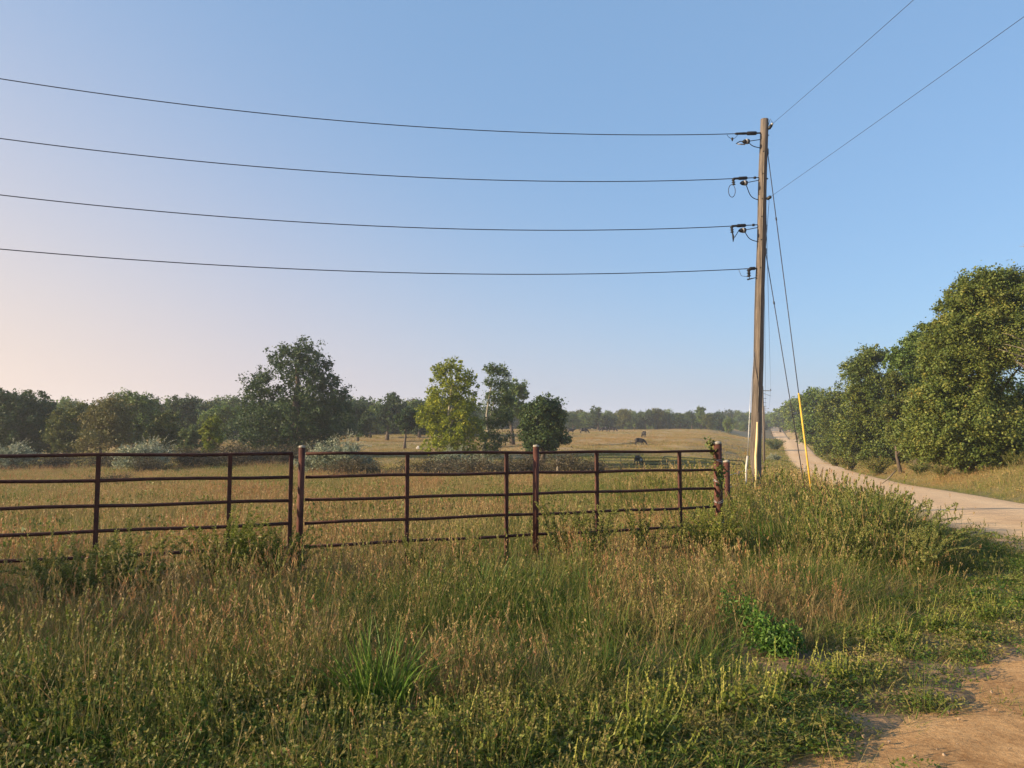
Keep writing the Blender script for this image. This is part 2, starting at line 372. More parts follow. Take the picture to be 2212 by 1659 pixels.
PX = rl[:, None, 0] * (1 - U)[None, :, None][..., 0] + rr[:, None, 0] * U[None, :]
PY = rl[:, None, 1] * (1 - U)[None, :] + rr[:, None, 1] * U[None, :]
crown_ = .05 * (1 - (2 * U - 1) ** 2)
lip = np.minimum(U, 1 - U)[None, :] * np.linalg.norm(rr - rl, axis=1)[:, None]
PZ = land(PX, PY) - .012 + .027 * smooth(0, .35, lip) + .0007 * np.clip(PY, 0, 700) + crown_[None, :] * smooth(8, 25, PY) + .004 * np.sin(PX * 3.1 + PY * 1.7) * np.sin(PY * 2.3 - PX)
uv = np.stack([np.broadcast_to(U[None, :], PX.shape), np.broadcast_to((rs / 5)[:, None], PX.shape)], -1)
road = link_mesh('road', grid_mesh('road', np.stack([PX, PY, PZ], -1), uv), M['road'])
tag(road, 'pale gravel road running over the hill with a dirt corner', 'road', kind='structure')

# ------------------------------------------------------------------ vegetation builders
def rnd_unit(n):
    v = rng.normal(size=(n, 3)); return v / np.linalg.norm(v, axis=1)[:, None]
def diamonds(c, t, nrm, ln, wd):
    """leaf diamonds: centre, direction, normal, length, width"""
    sd = np.cross(t, nrm); sd /= np.linalg.norm(sd, axis=1)[:, None] + 1e-9
    ln = np.asarray(ln).reshape(-1, 1); wd = np.asarray(wd).reshape(-1, 1)
    return np.stack([c - t * ln * .5, c + sd * wd * .5 + t * ln * .05, c + t * ln * .5, c - sd * wd * .5 + t * ln * .05], 1)
def crown_quads(blobs, n, leaf, sub=16, tight=.2, drop=0.1):
    B = np.asarray(blobs, float); wgt = B[:, 3] ** 2; wgt /= wgt.sum()
    cs, tn = [], []
    for b, wv in zip(B, wgt):
        k = max(4, int(sub * rng.uniform(.8, 1.2))); m = max(8, int(n * wv))
        sc = b[:3] + rnd_unit(k) * (b[3] * rng.uniform(.3, 1.28, k) ** .8)[:, None] * np.array([1, 1, .82])
        st = rng.uniform(0, 1, k)
        i = rng.integers(0, k, m)
        cs.append(sc[i] + rng.normal(size=(m, 3)) * b[3] * tight * rng.uniform(.5, 1.35, k)[i][:, None]); tn.append(st[i])
    c = np.concatenate(cs); s = np.concatenate(tn); m = len(c)
    nr = rnd_unit(m); nr[:, 2] = np.abs(nr[:, 2]) * 1.2 + .15; nr /= np.linalg.norm(nr, axis=1)[:, None]
    t = np.cross(nr, rnd_unit(m)); t /= np.linalg.norm(t, axis=1)[:, None] + 1e-9
    L = leaf * rng.uniform(.65, 1.4, m)
    return diamonds(c, t, nr, L, L * rng.uniform(.5, .75, m)), np.clip(.28 * s + .62 * rng.beta(2, 2.4, m), 0, 1)
def limb(g, a, b, r0, r1, bend=.15, seg=6):
    a, b = Vector(a), Vector(b); L = (b - a).length
    pts = []; off = Vector((random.uniform(-1, 1), random.uniform(-1, 1), random.uniform(-.2, .6))) * L * bend
    for i in range(6):
        t = i / 5; pts.append(a.lerp(b, t) + off * math.sin(math.pi * t) + Vector((random.uniform(-1, 1), random.uniform(-1, 1), 0)) * L * .02)
    g.tube(pts, [r0 + (r1 - r0) * i / 5 for i in range(6)], seg)
    return pts
def trunk_geo(base, top, r, blobs, nl=9):
    g = Geo(); pts = limb(g, base, top, r, r * .35, .05, 10)
    g.v[:10] = [Vector(base) + (v - Vector(base)) * 1.5 - Vector((0, 0, .25)) for v in g.v[:10]]
    bl = sorted(blobs, key=lambda b: -b[3])
    for b in bl[:nl]:
        h = min(max((b[2] - base[2]) * .55, .15 * (top[2] - base[2])), (top[2] - base[2]) * .9)
        f = h / max(top[2] - base[2], .1); p = pts[min(5, int(f * 5))].lerp(pts[min(5, int(f * 5) + 1)], f * 5 - int(f * 5)) if f < 1 else pts[5]
        limb(g, p, b[:3], r * .42 * (1 - .5 * f), r * .06, .14)
    return g

def tree(name, label, cat, px, d, blobs_px, n, leaf, m, trunk_r, depth=.8, group=None, trunk_top=None, bark='bark', nl=9, tight=.15, sub=20):
    """crown lobes given as (px, py, r px) at distance d, spread in real depth around the trunk"""
    base = on(px, d); s = d / F; out = []
    w0 = (max(b[0] + b[2] for b in blobs_px) - min(b[0] - b[2] for b in blobs_px)) * s / 2
    ys = [b[1] for b in blobs_px]
    for (x, y, r) in blobs_px:
        p = at(x, y, d) - base; r = r * s
        # room in depth at this height: as wide as the crown is there
        row = [q for q in blobs_px if abs(q[1] - y) < 45 * 1.0]
        half = (max(q[0] + q[2] for q in row) - min(q[0] - q[2] for q in row)) * s / 2 * depth
        off = abs(p.x - (sum(q[0] for q in row) / len(row) - px) * s)
        room = math.sqrt(max(half ** 2 - off ** 2, 0)); room = max(0, room - r * .6)
        out.append((p.x, p.y + random.uniform(-.35, .35) * r, p.z, r))
        if room > r * .5:
            out.append((p.x * .95, p.y + room * random.uniform(.7, 1), p.z - r * .1, r)); out.append((p.x * .95, p.y - room * random.uniform(.7, 1), p.z - r * .1, r))
    root = empty(name, base, label, cat, group)
    q, t = crown_quads(out, n, leaf, sub, tight)
    link_mesh('crown', quad_mesh('crown', q, t), M[m], root)
    zt = max(b[2] for b in out) * (.86 if trunk_top is None else trunk_top)
    tx = np.mean([b[0] for b in out]) if trunk_top is None else 0
    trunk_geo((0, 0, 0), (tx * .6, 0, zt), trunk_r, out, nl).build('trunk', M[bark], root)
    return root

def copy_thing(root, loc, rz, sc, label, group):
    r = root.copy(); COL.objects.link(r); r.location = loc; r.rotation_euler = (0, 0, rz); r.scale = sc
    r['label'] = label
    if group: r['group'] = group
    for ch in root.children:
        c = ch.copy(); COL.objects.link(c); c.parent = r
    return r

# ------------------------------------------------------------------ trees
near_row = 'trees along the right of the gravel road'
tree('big_roadside_tree', 'tallest leafy tree at the right edge, green down to the ground beside the road', 'tree', 2165, 44,
     [(2100, 622, 38), (2150, 612, 40), (2205, 615, 45), (2072, 655, 34), (2130, 680, 60), (2200, 690, 60), (2042, 715, 38), (2090, 750, 55), (2165, 765, 46), (2240, 760, 60), (2018, 785, 33), (2060, 830, 50), (2130, 850, 58), (2002, 865, 38), (2050, 900, 48), (2110, 930, 50), (2250, 920, 50), (1992, 930, 38), (2040, 960, 34), (2100, 970, 32), (1980, 968, 26), (2030, 978, 28), (2085, 982, 30), (2140, 975, 30), (2215, 978, 32)],
     190000, .14, 'roadgreen', .28, .75, near_row, nl=12, tight=.17, sub=30)
tree('roadside_tree', 'slim dark treetop showing between the two big leafy crowns right of the road', 'tree', 1975, 66,
     [(1985, 737, 25), (1962, 757, 25), (1945, 780, 22), (1990, 775, 30), (1955, 812, 28), (1985, 830, 34), (1960, 870, 34), (1990, 905, 36)], 26000, .2, 'green', .22, .8, near_row)
tree('roadside_tree', 'broad dark green tree with an uneven twin top, second big crown right of the road', 'tree', 1890, 76,
     [(1878, 768, 26), (1900, 772, 22), (1850, 792, 26), (1865, 825, 40), (1910, 822, 32), (1842, 860, 35), (1890, 870, 45), (1930, 872, 38), (1848, 912, 38), (1900, 920, 45), (1945, 920, 38), (1832, 945, 28), (1880, 958, 32), (1930, 960, 32), (1958, 955, 28), (1828, 972, 26), (1868, 976, 26), (1910, 978, 26), (1950, 974, 26)],
     85000, .2, 'roadgreen', .26, .7, near_row, tight=.16, sub=26)
tree('understory_tree', 'brownish olive young tree in front of the dark twin topped crown', 'tree', 1938, 61,
     [(1932, 822, 18), (1945, 850, 24), (1925, 880, 26), (1955, 900, 28), (1935, 930, 30), (1960, 955, 26)], 24000, .17, 'olive', .12, .8, near_row)
tree('roadside_tree', 'dark rounded tree before the road dips out of sight, with yellowing lower leaves', 'tree', 1805, 112,
     [(1790, 856, 18), (1815, 862, 22), (1780, 880, 20), (1810, 893, 25), (1790, 915, 22), (1830, 920, 25), (1800, 937, 20), (1838, 890, 20), (1782, 955, 18), (1815, 962, 20), (1842, 955, 20), (1768, 972, 13), (1800, 978, 16)], 26000, .26, 'roadgreen', .24, .8, near_row)
tree('roadside_tree', 'tree left of the yellow guy wire guard, where the road crests', 'tree', 1762, 150,
     [(1757, 864, 15), (1772, 872, 18), (1740, 880, 15), (1762, 898, 20), (1745, 915, 18), (1776, 920, 18), (1757, 935, 14), (1742, 948, 14), (1770, 952, 16), (1735, 925, 12), (1752, 850, 15), (1773, 852, 17), (1738, 862, 13)], 12000, .34, 'green', .25, .8, near_row)
tree('roadside_tree', 'small looking tree right of the second stretch of road on the far hill', 'tree', 1722, 245,
     [(1716, 880, 12), (1734, 886, 13), (1702, 893, 12), (1720, 903, 15), (1741, 912, 14), (1707, 917, 12), (1725, 928, 12), (1745, 932, 12), (1714, 868, 12), (1733, 866, 13), (1700, 876, 10)], 9000, .5, 'green', .3, .8, near_row)
tree('roadside_tree', 'hazy tree at the far end of the row above the last rise of the road', 'tree', 1685, 390,
     [(1681, 900, 8), (1670, 905, 7), (1692, 908, 10), (1680, 915, 9), (1697, 922, 9), (1668, 916, 6), (1680, 889, 8), (1693, 886, 9), (1668, 897, 6)], 5000, .8, 'green', .4, .8, near_row)
lone = 'trees standing in the pasture'
tree('oak_tree', 'largest pasture oak, dark with a narrow raised top and bare forks showing', 'tree', 628, 94,
     [(652, 758, 34), (618, 770, 32), (690, 788, 34), (600, 812, 38), (640, 800, 30), (690, 822, 32), (548, 832, 32), (722, 838, 30), (565, 862, 42), (655, 868, 45), (705, 870, 46), (738, 868, 22), (530, 902, 38), (590, 910, 50), (660, 915, 55), (720, 912, 42), (500, 942, 34), (560, 950, 46), (630, 958, 45), (700, 950, 42), (742, 925, 22)],
     50000, .27, 'oak', .55, .75, lone, nl=16, tight=.13, sub=20)
tree('cottonwood_tree', 'yellow leaved tree, the brightest in the middle of the pasture', 'tree', 982, 76,
     [(980, 793, 23), (950, 800, 19), (1008, 815, 20), (962, 832, 30), (1002, 850, 32), (936, 852, 16), (945, 880, 26), (985, 890, 36), (1022, 888, 22), (916, 888, 17), (940, 918, 26), (985, 928, 32), (1026, 925, 23), (948, 952, 23), (990, 955, 26), (912, 905, 15), (925, 965, 18), (970, 975, 22), (1010, 972, 22), (1040, 955, 18)],
     21000, .22, 'yellow', .2, .75, lone, bark='palebark', tight=.13, sub=18)
tree('cottonwood_tree', 'thin pale green tree with an open crown just right of the yellow one', 'tree', 1045, 80,
     [(1060, 798, 15), (1085, 803, 17), (1057, 825, 12), (1088, 830, 20), (1068, 858, 18), (1098, 860, 18), (1050, 880, 17), (1083, 890, 20), (1060, 915, 18), (1092, 905, 17), (1048, 942, 15), (1075, 950, 18), (1100, 940, 15), (1060, 970, 18)],
     12000, .19, 'pale', .15, .75, lone, bark='palebark', tight=.2)
tree('oak_tree', 'dark tree on a straight clear trunk behind the thin pale green tree', 'tree', 1108, 128,
     [(1116, 838, 20), (1095, 858, 18), (1131, 852, 12), (1110, 876, 24), (1090, 890, 16), (1128, 885, 14)], 12000, .3, 'green', .36, .8, lone, trunk_top=.8)
tree('oak_tree', 'short round dark oak at the right end of the middle clump, branches near the ground', 'tree', 1172, 72,
     [(1170, 875, 24), (1194, 880, 22), (1147, 895, 25), (1180, 905, 32), (1206, 908, 20), (1140, 928, 23), (1175, 940, 32), (1203, 938, 23), (1224, 948, 11), (1150, 960, 20), (1190, 962, 16)],
     26000, .2, 'oak', .24, .8, lone, tight=.16)
left = 'trees at the left edge of the pasture'
tree('oak_tree', 'wide dark tree cut by the left edge of the picture', 'tree', 45, 92,
     [(20, 862, 26), (60, 865, 24), (100, 890, 24), (30, 900, 40), (80, 910, 35), (20, 945, 35), (70, 950, 35), (110, 938, 25), (-35, 880, 36), (-40, 930, 40)], 40000, .27, 'oak', .4, .8, left)
tree('field_tree', 'yellowish olive tree beside the wide dark one on the far left', 'tree', 150, 88,
     [(140, 908, 24), (172, 892, 24), (130, 938, 25), (165, 935, 30), (198, 938, 20), (150, 965, 18)], 18000, .23, 'olive', .2, .8, left)
tree('field_tree', 'brownish half bare tree behind the leftmost top rail of the pipe fence', 'tree', 222, 82,
     [(236, 880, 28), (206, 902, 25), (260, 900, 26), (226, 932, 34), (260, 942, 26), (190, 958, 20)], 15000, .21, 'dullolive', .18, .8, left, tight=.2)
tree('field_tree', 'taller light green tree over the left silver shrub', 'tree', 292, 106,
     [(275, 863, 24), (310, 868, 24), (250, 870, 20), (290, 900, 34), (325, 905, 25), (300, 938, 30), (265, 930, 24)], 24000, .26, 'green', .3, .8, left)
tree('field_tree', 'dark blue green flat topped tree in the back row left of the largest oak', 'tree', 395, 132,
     [(385, 872, 18), (410, 871, 17), (400, 890, 24), (375, 890, 15), (395, 915, 25), (420, 905, 16)], 13000, .32, 'oak', .3, .8, left)
tree('field_tree', 'low olive tree just below the flat topped dark tree', 'tree', 362, 86,
     [(362, 902, 15), (352, 928, 22), (386, 932, 20), (365, 955, 18)], 9000, .22, 'olive', .15, .8, left)
tree('field_tree', 'narrow lime green sapling at the left foot of the largest oak', 'tree', 458, 79,
     [(460, 912, 13), (455, 935, 16), (466, 955, 16), (446, 925, 9), (452, 965, 14)], 9000, .19, 'lime', .09, .8, left)
tree('field_tree', 'mid green tree top peeping out left of the largest oak', 'tree', 480, 124,
     [(470, 893, 18), (500, 888, 18), (448, 905, 17), (480, 915, 22)], 9000, .3, 'green', .25, .8, left)
tree('field_tree', 'dusky green bush tree between the silver shrub and the lime sapling', 'tree', 418, 82,
     [(415, 935, 16), (430, 955, 18), (405, 962, 16)], 7000, .2, 'pale', .1, .8, left)
mid = 'trees between the largest oak and the yellow tree'
tree('oak_tree', 'dense dark tree touching the right side of the largest oak', 'tree', 772, 138, [(772, 888, 18), (792, 905, 20), (758, 912, 20), (780, 925, 18)], 10000, .34, 'oak', .3, .8, mid)
tree('oak_tree', 'tall open crowned tree with forked trunk midway between oak and yellow tree', 'tree', 838, 150,
     [(850, 862, 15), (832, 880, 17), (866, 882, 15), (840, 905, 22), (818, 900, 13), (862, 905, 12)], 11000, .34, 'oak', .34, .8, mid, trunk_top=.8)
tree('oak_tree', 'small dark tree on a thin bare stem below the open crowned tree', 'tree', 876, 118, [(884, 892, 14), (868, 905, 15), (895, 908, 16), (878, 920, 14)], 9000, .28, 'oak', .22, .8, mid)
tree('oak_tree', 'rounded dark tree directly left of the yellow tree, higher than its neighbours', 'tree', 905, 160, [(905, 880, 16), (890, 895, 16), (918, 898, 16), (904, 915, 20)], 9000, .36, 'oak', .3, .8, mid)
tree('oak_tree', 'low dark tree behind the foot of the largest oak', 'tree', 800, 160, [(806, 888, 11), (815, 905, 13), (800, 918, 14)], 6000, .36, 'green', .28, .8, mid)

st = empty('roadside_tree', (-18.5, 2.7, zl(-18.5, 2.7)), 'unseen leafy tree added left of the picture to shade the verge', 'tree')  # added tree outside the view, there only to throw shade on the verge
bl = [(random.uniform(-1.3, 1.3), random.uniform(-1.0, 1.0), random.uniform(1.0, 4.3), random.uniform(.7, 1.1)) for _ in range(18)]
q, t = crown_quads(bl, 8000, .16, 18, .2); link_mesh('crown', quad_mesh('crown', q, t), M['green'], st); trunk_geo((0, 0, 0), (.2, 0, 4.6), .14, bl, 6).build('trunk', M['bark'], st)

# far row behind the cattle: five builds, the rest copies of them
far_src = []
def far_tree(mk, wd, ht, label):
    bl = []
    for k in range(15):
        a = random.uniform(0, 6.28); z = random.uniform(.22, .92); rr_ = wd * .5 * math.sqrt(max(.06, 1 - ((z - .5) / .5) ** 2)) * random.uniform(.3, .75)
        bl.append((math.cos(a) * rr_, math.sin(a) * rr_, z * ht, wd * random.uniform(.15, .24)))
    root = empty('woodland_tree', (0, 0, 0), label, 'tree', 'trees of the far row behind the cattle')
    q, t = crown_quads(bl, 9000, .40, 16, .2)
    link_mesh('crown', quad_mesh('crown', q, t), M[mk], root)
    trunk_geo((0, 0, 0), (.2, 0, ht * .8), .28, bl, 5).build('trunk', M['bark'], root)
    return root, ht
FAR = [far_tree('green', 8.5, 9, 'a'), far_tree('oak', 9.5, 9, 'b'), far_tree('oak', 7, 9, 'c'), far_tree('olive', 8, 9, 'd'), far_tree('green', 6, 9, 'e')]
far_spots = [  # px, top py, distance, source, width factor, label
    (1238, 893, 270, 1, 1.0, 'dark tree meeting the short round oak, left end of the far row'),
    (1262, 890, 295, 0, 1.0, 'green tree above the leftmost standing cow'),
    (1293, 871, 280, 2, 1.25, 'highest pointed tree above the grazing cow nearest the round oak'),
    (1318, 888, 300, 1, .9, 'dark low tree directly above the pair of touching cattle'),
    (1345, 883, 307, 3, 1.0, 'round olive tree between the pair of cattle and the lone grazing cow'),
    (1370, 888, 315, 0, .9, 'small green tree up the hill left of the lone grazing cow'),
    (1395, 885, 303, 1, 1.05, 'dark tree up the hill above the cow seen from behind'),
    (1420, 882, 307, 3, 1.1, 'lighter olive tree just right of the tree above the cow seen from behind'),
    (1446, 884, 311, 0, 1.0, 'green tree above the end of the left green gate'),
    (1470, 889, 303, 2, 1.3, 'broad dark tree over the right green gate'),
    (1494, 886, 320, 1, .8, 'dull tree set back left of the pointed light green one'),
    (1514, 878, 307, 4, .9, 'pointed light green tree left of the gate post'),
    (1530, 895, 295, 3, 1.0, 'low olive tree crouching before the pointed light green one'),
    (1552, 888, 330, 1, .8, 'dark tree above the tall rusty corner post'),
    (1572, 900, 285, 0, .75, 'smallest green tree at the right end of the far row'),
    (1215, 884, 315, 3, .9, 'olive tree peeping over the short round oak'),
    (1188, 888, 325, 0, .9, 'green tree mostly hidden by the short round oak'),
    (1566, 884, 450, 1, 1.2, 'hazy tree in the gap behind the smallest green tree'),
    (1592, 887, 460, 0, 1.2, 'hazy tree next to the utility pole on its left'),
    (1615, 890, 470, 1, 1.2, 'hazy tree partly hidden behind the utility pole'),
]
used = set()
for (px, py, d, k, wf, label) in far_spots:
    loc = on(px, d); ht = (at(px, py, d).z - loc.z); src, h0 = FAR[k]
    s = ht / (h0 * 1.02); sc = (s * wf, s * wf, s); rz = random.uniform(0, 6.28)
    if k not in used:
        used.add(k); src.location = loc; src.rotation_euler = (0, 0, rz); src.scale = sc; src['label'] = label
    else:
        copy_thing(src, loc, rz, sc, label, None)

# ------------------------------------------------------------------ instancing for what nobody could count
def proto_collection(name, meshes):
    c = bpy.data.collections.new(name)
    for i, me in enumerate(meshes):
        o = bpy.data.objects.new('%s_%02d' % (name, i), me); c.objects.link(o)
    return c
def scatter(name, label, cat, pts, rot, scl, idx, var, coll):
    me = bpy.data.meshes.new(name); n = len(pts)
    me.vertices.add(n); me.vertices.foreach_set('co', np.asarray(pts, np.float32).ravel())
    for nm, ty, key, arr in (('rot', 'FLOAT_VECTOR', 'vector', rot), ('scl', 'FLOAT_VECTOR', 'vector', scl), ('idx', 'INT', 'value', idx), ('var', 'FLOAT', 'value', var)):
        a = me.attributes.new(nm, ty, 'POINT'); a.data.foreach_set(key, np.asarray(arr, np.int32 if ty == 'INT' else np.float32).ravel())
    o = bpy.data.objects.new(name, me); COL.objects.link(o); tag(o, label, cat, kind='stuff')
    ng = bpy.data.node_groups.new(name + '_scatter', 'GeometryNodeTree')
    ng.interface.new_socket('Geometry', in_out='INPUT', socket_type='NodeSocketGeometry'); ng.interface.new_socket('Geometry', in_out='OUTPUT', socket_type='NodeSocketGeometry')
    gi, go = ng.nodes.new('NodeGroupInput'), ng.nodes.new('NodeGroupOutput')
    ci = ng.nodes.new('GeometryNodeCollectionInfo'); ci.inputs['Collection'].default_value = coll; ci.inputs['Separate Children'].default_value = True; ci.inputs['Reset Children'].default_value = True
    ip = ng.nodes.new('GeometryNodeInstanceOnPoints'); ip.inputs['Pick Instance'].default_value = True
    def attr(nm, ty):
        q = ng.nodes.new('GeometryNodeInputNamedAttribute'); q.data_type = ty; q.inputs['Name'].default_value = nm
        return [s for s in q.outputs if s.enabled and s.name == 'Attribute'][0]
    ng.links.new(gi.outputs[0], ip.inputs['Points']); ng.links.new(ci.outputs[0], ip.inputs['Instance'])
    ng.links.new(attr('idx', 'INT'), ip.inputs['Instance Index']); ng.links.new(attr('scl', 'FLOAT_VECTOR'), ip.inputs['Scale'])
    e2r = ng.nodes.new('FunctionNodeEulerToRotation'); ng.links.new(attr('rot', 'FLOAT_VECTOR'), e2r.inputs[0]); ng.links.new(e2r.outputs[0], ip.inputs['Rotation'])
    ng.links.new(ip.outputs[0], go.inputs[0])
    md = o.modifiers.new('scatter', 'NODES'); md.node_group = ng
    return o

def blades(n, rad, h, wd, lean, curl, segs=3, flat=0.0):
    r = rad * np.sqrt(rng.uniform(0, 1, n)); a = rng.uniform(0, 6.283, n)
    base = np.stack([r * np.cos(a), r * np.sin(a), np.full(n, -.03)], 1)
    az = a + rng.normal(0, 1.1, n); dr = np.stack([np.cos(az), np.sin(az), np.zeros(n)], 1)
    H = rng.uniform(h[0], h[1], n); le = np.abs(rng.normal(0, lean, n)) + flat; cu = np.abs(rng.normal(0, curl, n))
    fz = rng.uniform(0, 6.283, n); sd = np.stack([np.cos(fz), np.sin(fz), np.zeros(n)], 1)
    W = wd * rng.uniform(.6, 1.3, n); Q, prev = [], None
    for i in range(segs + 1):
        s = i / segs; hor = (le * s + cu * s * s) * H; z = H * s * np.sqrt(np.clip(1 - np.clip(le + cu * s, 0, .97) ** 2 * .8, .04, 1))
        c = base + dr * hor[:, None]; c[:, 2] += z
        ww = (W * (1 - s) ** .6 * .5 + .0004)[:, None]
        cur = (c - sd * ww, c + sd * ww)
        if prev: Q.append(np.stack([prev[0], prev[1], cur[1], cur[0]], 1))
        prev = cur
    t = rng.uniform(0, 1, n)
    tips = (prev[0] + prev[1]) / 2
    return np.concatenate(Q), np.tile(t, segs), tips, dr, t
def heads(tips, dr, ln, wd, k, tint):
    """fuzzy seed heads: k small leaves round the top of each stem"""
    n = len(tips); Q, T = [], []
    for i in range(k):
        s = i / k; c = tips - np.array([0, 0, 1]) * ln * (1 - s) - dr * ln * .3 * (1 - s)
        t = rnd_unit(n) * .8 + np.array([0, 0, 1.0]); t /= np.linalg.norm(t, axis=1)[:, None]
        Q.append(diamonds(c, t, rnd_unit(n), ln * .35 * rng.uniform(.7, 1.3, n), wd * rng.uniform(.7, 1.3, n))); T.append(np.full(n, tint) + rng.normal(0, .12, n))
    return np.concatenate(Q), np.clip(np.concatenate(T), 0, 1)
def cat_(*ab):
    return np.concatenate([a for a, b in ab]), np.concatenate([b for a, b in ab])
def small_leaves(n, rad, h, ln, tint0=.2, tint1=.8):
    r = rad * np.sqrt(rng.uniform(0, 1, n)); a = rng.uniform(0, 6.283, n); dome = np.sqrt(np.clip(1 - (r / rad) ** 2, 0, 1))
    c = np.stack([r * np.cos(a), r * np.sin(a), h * (.25 + .75 * dome) * rng.uniform(.25, 1, n)], 1)
    t = rnd_unit(n) + np.array([0, 0, .5]); t /= np.linalg.norm(t, axis=1)[:, None]
    L = ln * rng.uniform(.6, 1.4, n)
    return diamonds(c, t, rnd_unit(n), L, L * .45), rng.uniform(tint0, tint1, n)
def spikes(n, rad, h, wd):
    """ragweed: upright branching stems, each ending in a knobbly yellow green spike"""
    Q, T = [], []
    r = rad * np.sqrt(rng.uniform(0, 1, n)); a = rng.uniform(0, 6.283, n)
    b = np.stack([r * np.cos(a) * .35, r * np.sin(a) * .35, np.zeros(n)], 1); H = h * rng.uniform(.55, 1.1, n)
    H *= rng.choice([.55, .8, 1.0, 1.15], n); tip = b + np.stack([np.cos(a) * r * 1.2 + rng.normal(0, .05, n), np.sin(a) * r * 1.2 + rng.normal(0, .05, n), H], 1)
    mid_ = b * .3 + tip * .7; mid_[:, :2] = b[:, :2] * .15 + tip[:, :2] * .85; mid_[:, 2] = H * .55
    sd = rnd_unit(n); sd[:, 2] *= .1
    for p, q, w0, w1, tt in ((b, mid_, .005, .004, .35), (mid_, tip, wd * .5, wd * .3, .85)):
        Q.append(np.stack([p - sd * w0 * .5, p + sd * w0 * .5, q + sd * w1 * .5, q - sd * w1 * .5], 1)); T.append(np.full(n, tt) + rng.normal(0, .1, n))
    for i in range(9):
        s = .05 + .95 * i / 9; c = mid_ + (tip - mid_) * s
        t = rnd_unit(n) + np.array([0, 0, .9]); t /= np.linalg.norm(t, axis=1)[:, None]
        Q.append(diamonds(c + rnd_unit(n) * wd * .3, t, rnd_unit(n), wd * 1.5 * rng.uniform(.7, 1.3, n), wd * .8 * np.ones(n))); T.append(.8 + rng.normal(0, .12, n))
    for i in range(7):
        s = rng.uniform(.15, 1, n)[:, None]; c = b + (mid_ - b) * s + rnd_unit(n) * .025
        t = rnd_unit(n); Q.append(diamonds(c, t, rnd_unit(n), .05 * rng.uniform(.6, 1.4, n), .02 * np.ones(n))); T.append(rng.uniform(.1, .55, n))
    return np.concatenate(Q), np.clip(np.concatenate(T), 0, 1)

G = M['grass']
def mk(name, qt, m=None):
    me = quad_mesh(name, qt[0], qt[1]); me.materials.append(m or G); return me
tufts = []
for k in range(5):      # 0-4 mixed fine grass
    q, t, tips, dr, tt = blades(80, .19, (.10, .46), .0055, .5, .5)
    tufts.append(mk('tuft', (q, t)))
for k in range(4):      # 5-8 russet bunch grass with plumes
    a = blades(44, .15, (.15, .42), .006, .25, .4); b = blades(9, .12, (.42, .72), .0036, .16, .2)
    hd = heads(b[2], b[3], .12, .009, 7, .78)
    tufts.append(mk('tuft', cat_((a[0], a[1]), (b[0], b[1]), hd)))
for k in range(3):      # 9-11 foxtail
    a = blades(40, .15, (.12, .4), .008, .3, .5); b = blades(9, .12, (.4, .68), .003, .16, .2)
    hd = heads(b[2], b[3], .075, .014, 10, .62)
    tufts.append(mk('tuft', cat_((a[0], a[1]), (b[0], b[1]), hd)))
for k in range(3):      # 12-14 flattened straw
    a = blades(60, .28, (.25, .5), .006, .5, .3, 3, .75)
    tufts.append(mk('tuft', (a[0], np.clip(a[1] * .6 + .4, 0, 1))))
for k in range(4):      # 15-18 low broad leaved weeds
    a = small_leaves(150, .2, .20, .042); b = blades(14, .18, (.08, .28), .006, .3, .4)
    tufts.append(mk('tuft', cat_(a, (b[0], b[1]))))
for k in range(3):      # 19-21 coarse fresh grass
    a = blades(50, .16, (.2, .55), .009, .4, .5, 4)
    tufts.append(mk('tuft', (a[0], a[1])))
for k in range(3):      # 22-24 short lawn-like fringe
    a = blades(70, .2, (.05, .2), .006, .35, .4, 2)
    tufts.append(mk('tuft', (a[0], a[1])))
for k in range(3):      # 25-27 dead stalks, bent and broken
    a = blades(12, .2, (.3, .8), .0045, .6, .3, 3); hd = heads(a[2], a[3], .05, .012, 4, .9)
    tufts.append(mk('tuft', cat_((a[0], np.clip(a[1] * .4 + .6, 0, 1)), hd)))
for k in range(3):      # 28-30 leafy forbs
    g_, q_, t_ = None, *small_leaves(110, .13, .42, .034); b = blades(10, .1, (.2, .45), .004, .2, .2)
    tufts.append(mk('tuft', cat_((q_, t_), (b[0], b[1]))))
TU = proto_collection('meadow_tuft', tufts)

def wedge(n, d0, d1, t1, power=1.0, t0=None):
    """random ground points in the view wedge, denser close by when power < 1"""
    d = d0 + (d1 - d0) * rng.uniform(0, 1, n) ** (1 / power) if power != 0 else rng.uniform(d0, d1, n)
    t = rng.uniform(-t1 if t0 is None else t0, t1, n)
    return t * d, d
def vnoise(x, y, s, seed):
    """smooth value noise 0..1"""
    g = np.random.default_rng(seed).uniform(0, 1, (64, 64))
    u, v = x / s, y / s; i, j = np.floor(u).astype(int), np.floor(v).astype(int); fu, fv = u - i, v - j
    fu, fv = fu * fu * (3 - 2 * fu), fv * fv * (3 - 2 * fv)
    a = g[i % 64, j % 64]; b = g[(i + 1) % 64, j % 64]; c = g[i % 64, (j + 1) % 64]; d = g[(i + 1) % 64, (j + 1) % 64]
    return (a * (1 - fu) + b * fu) * (1 - fv) + (c * (1 - fu) + d * fu) * fv
def rots(n, tilt=.12):
    return np.stack([rng.normal(0, tilt, n), rng.normal(0, tilt, n), rng.uniform(0, 6.283, n)], 1)

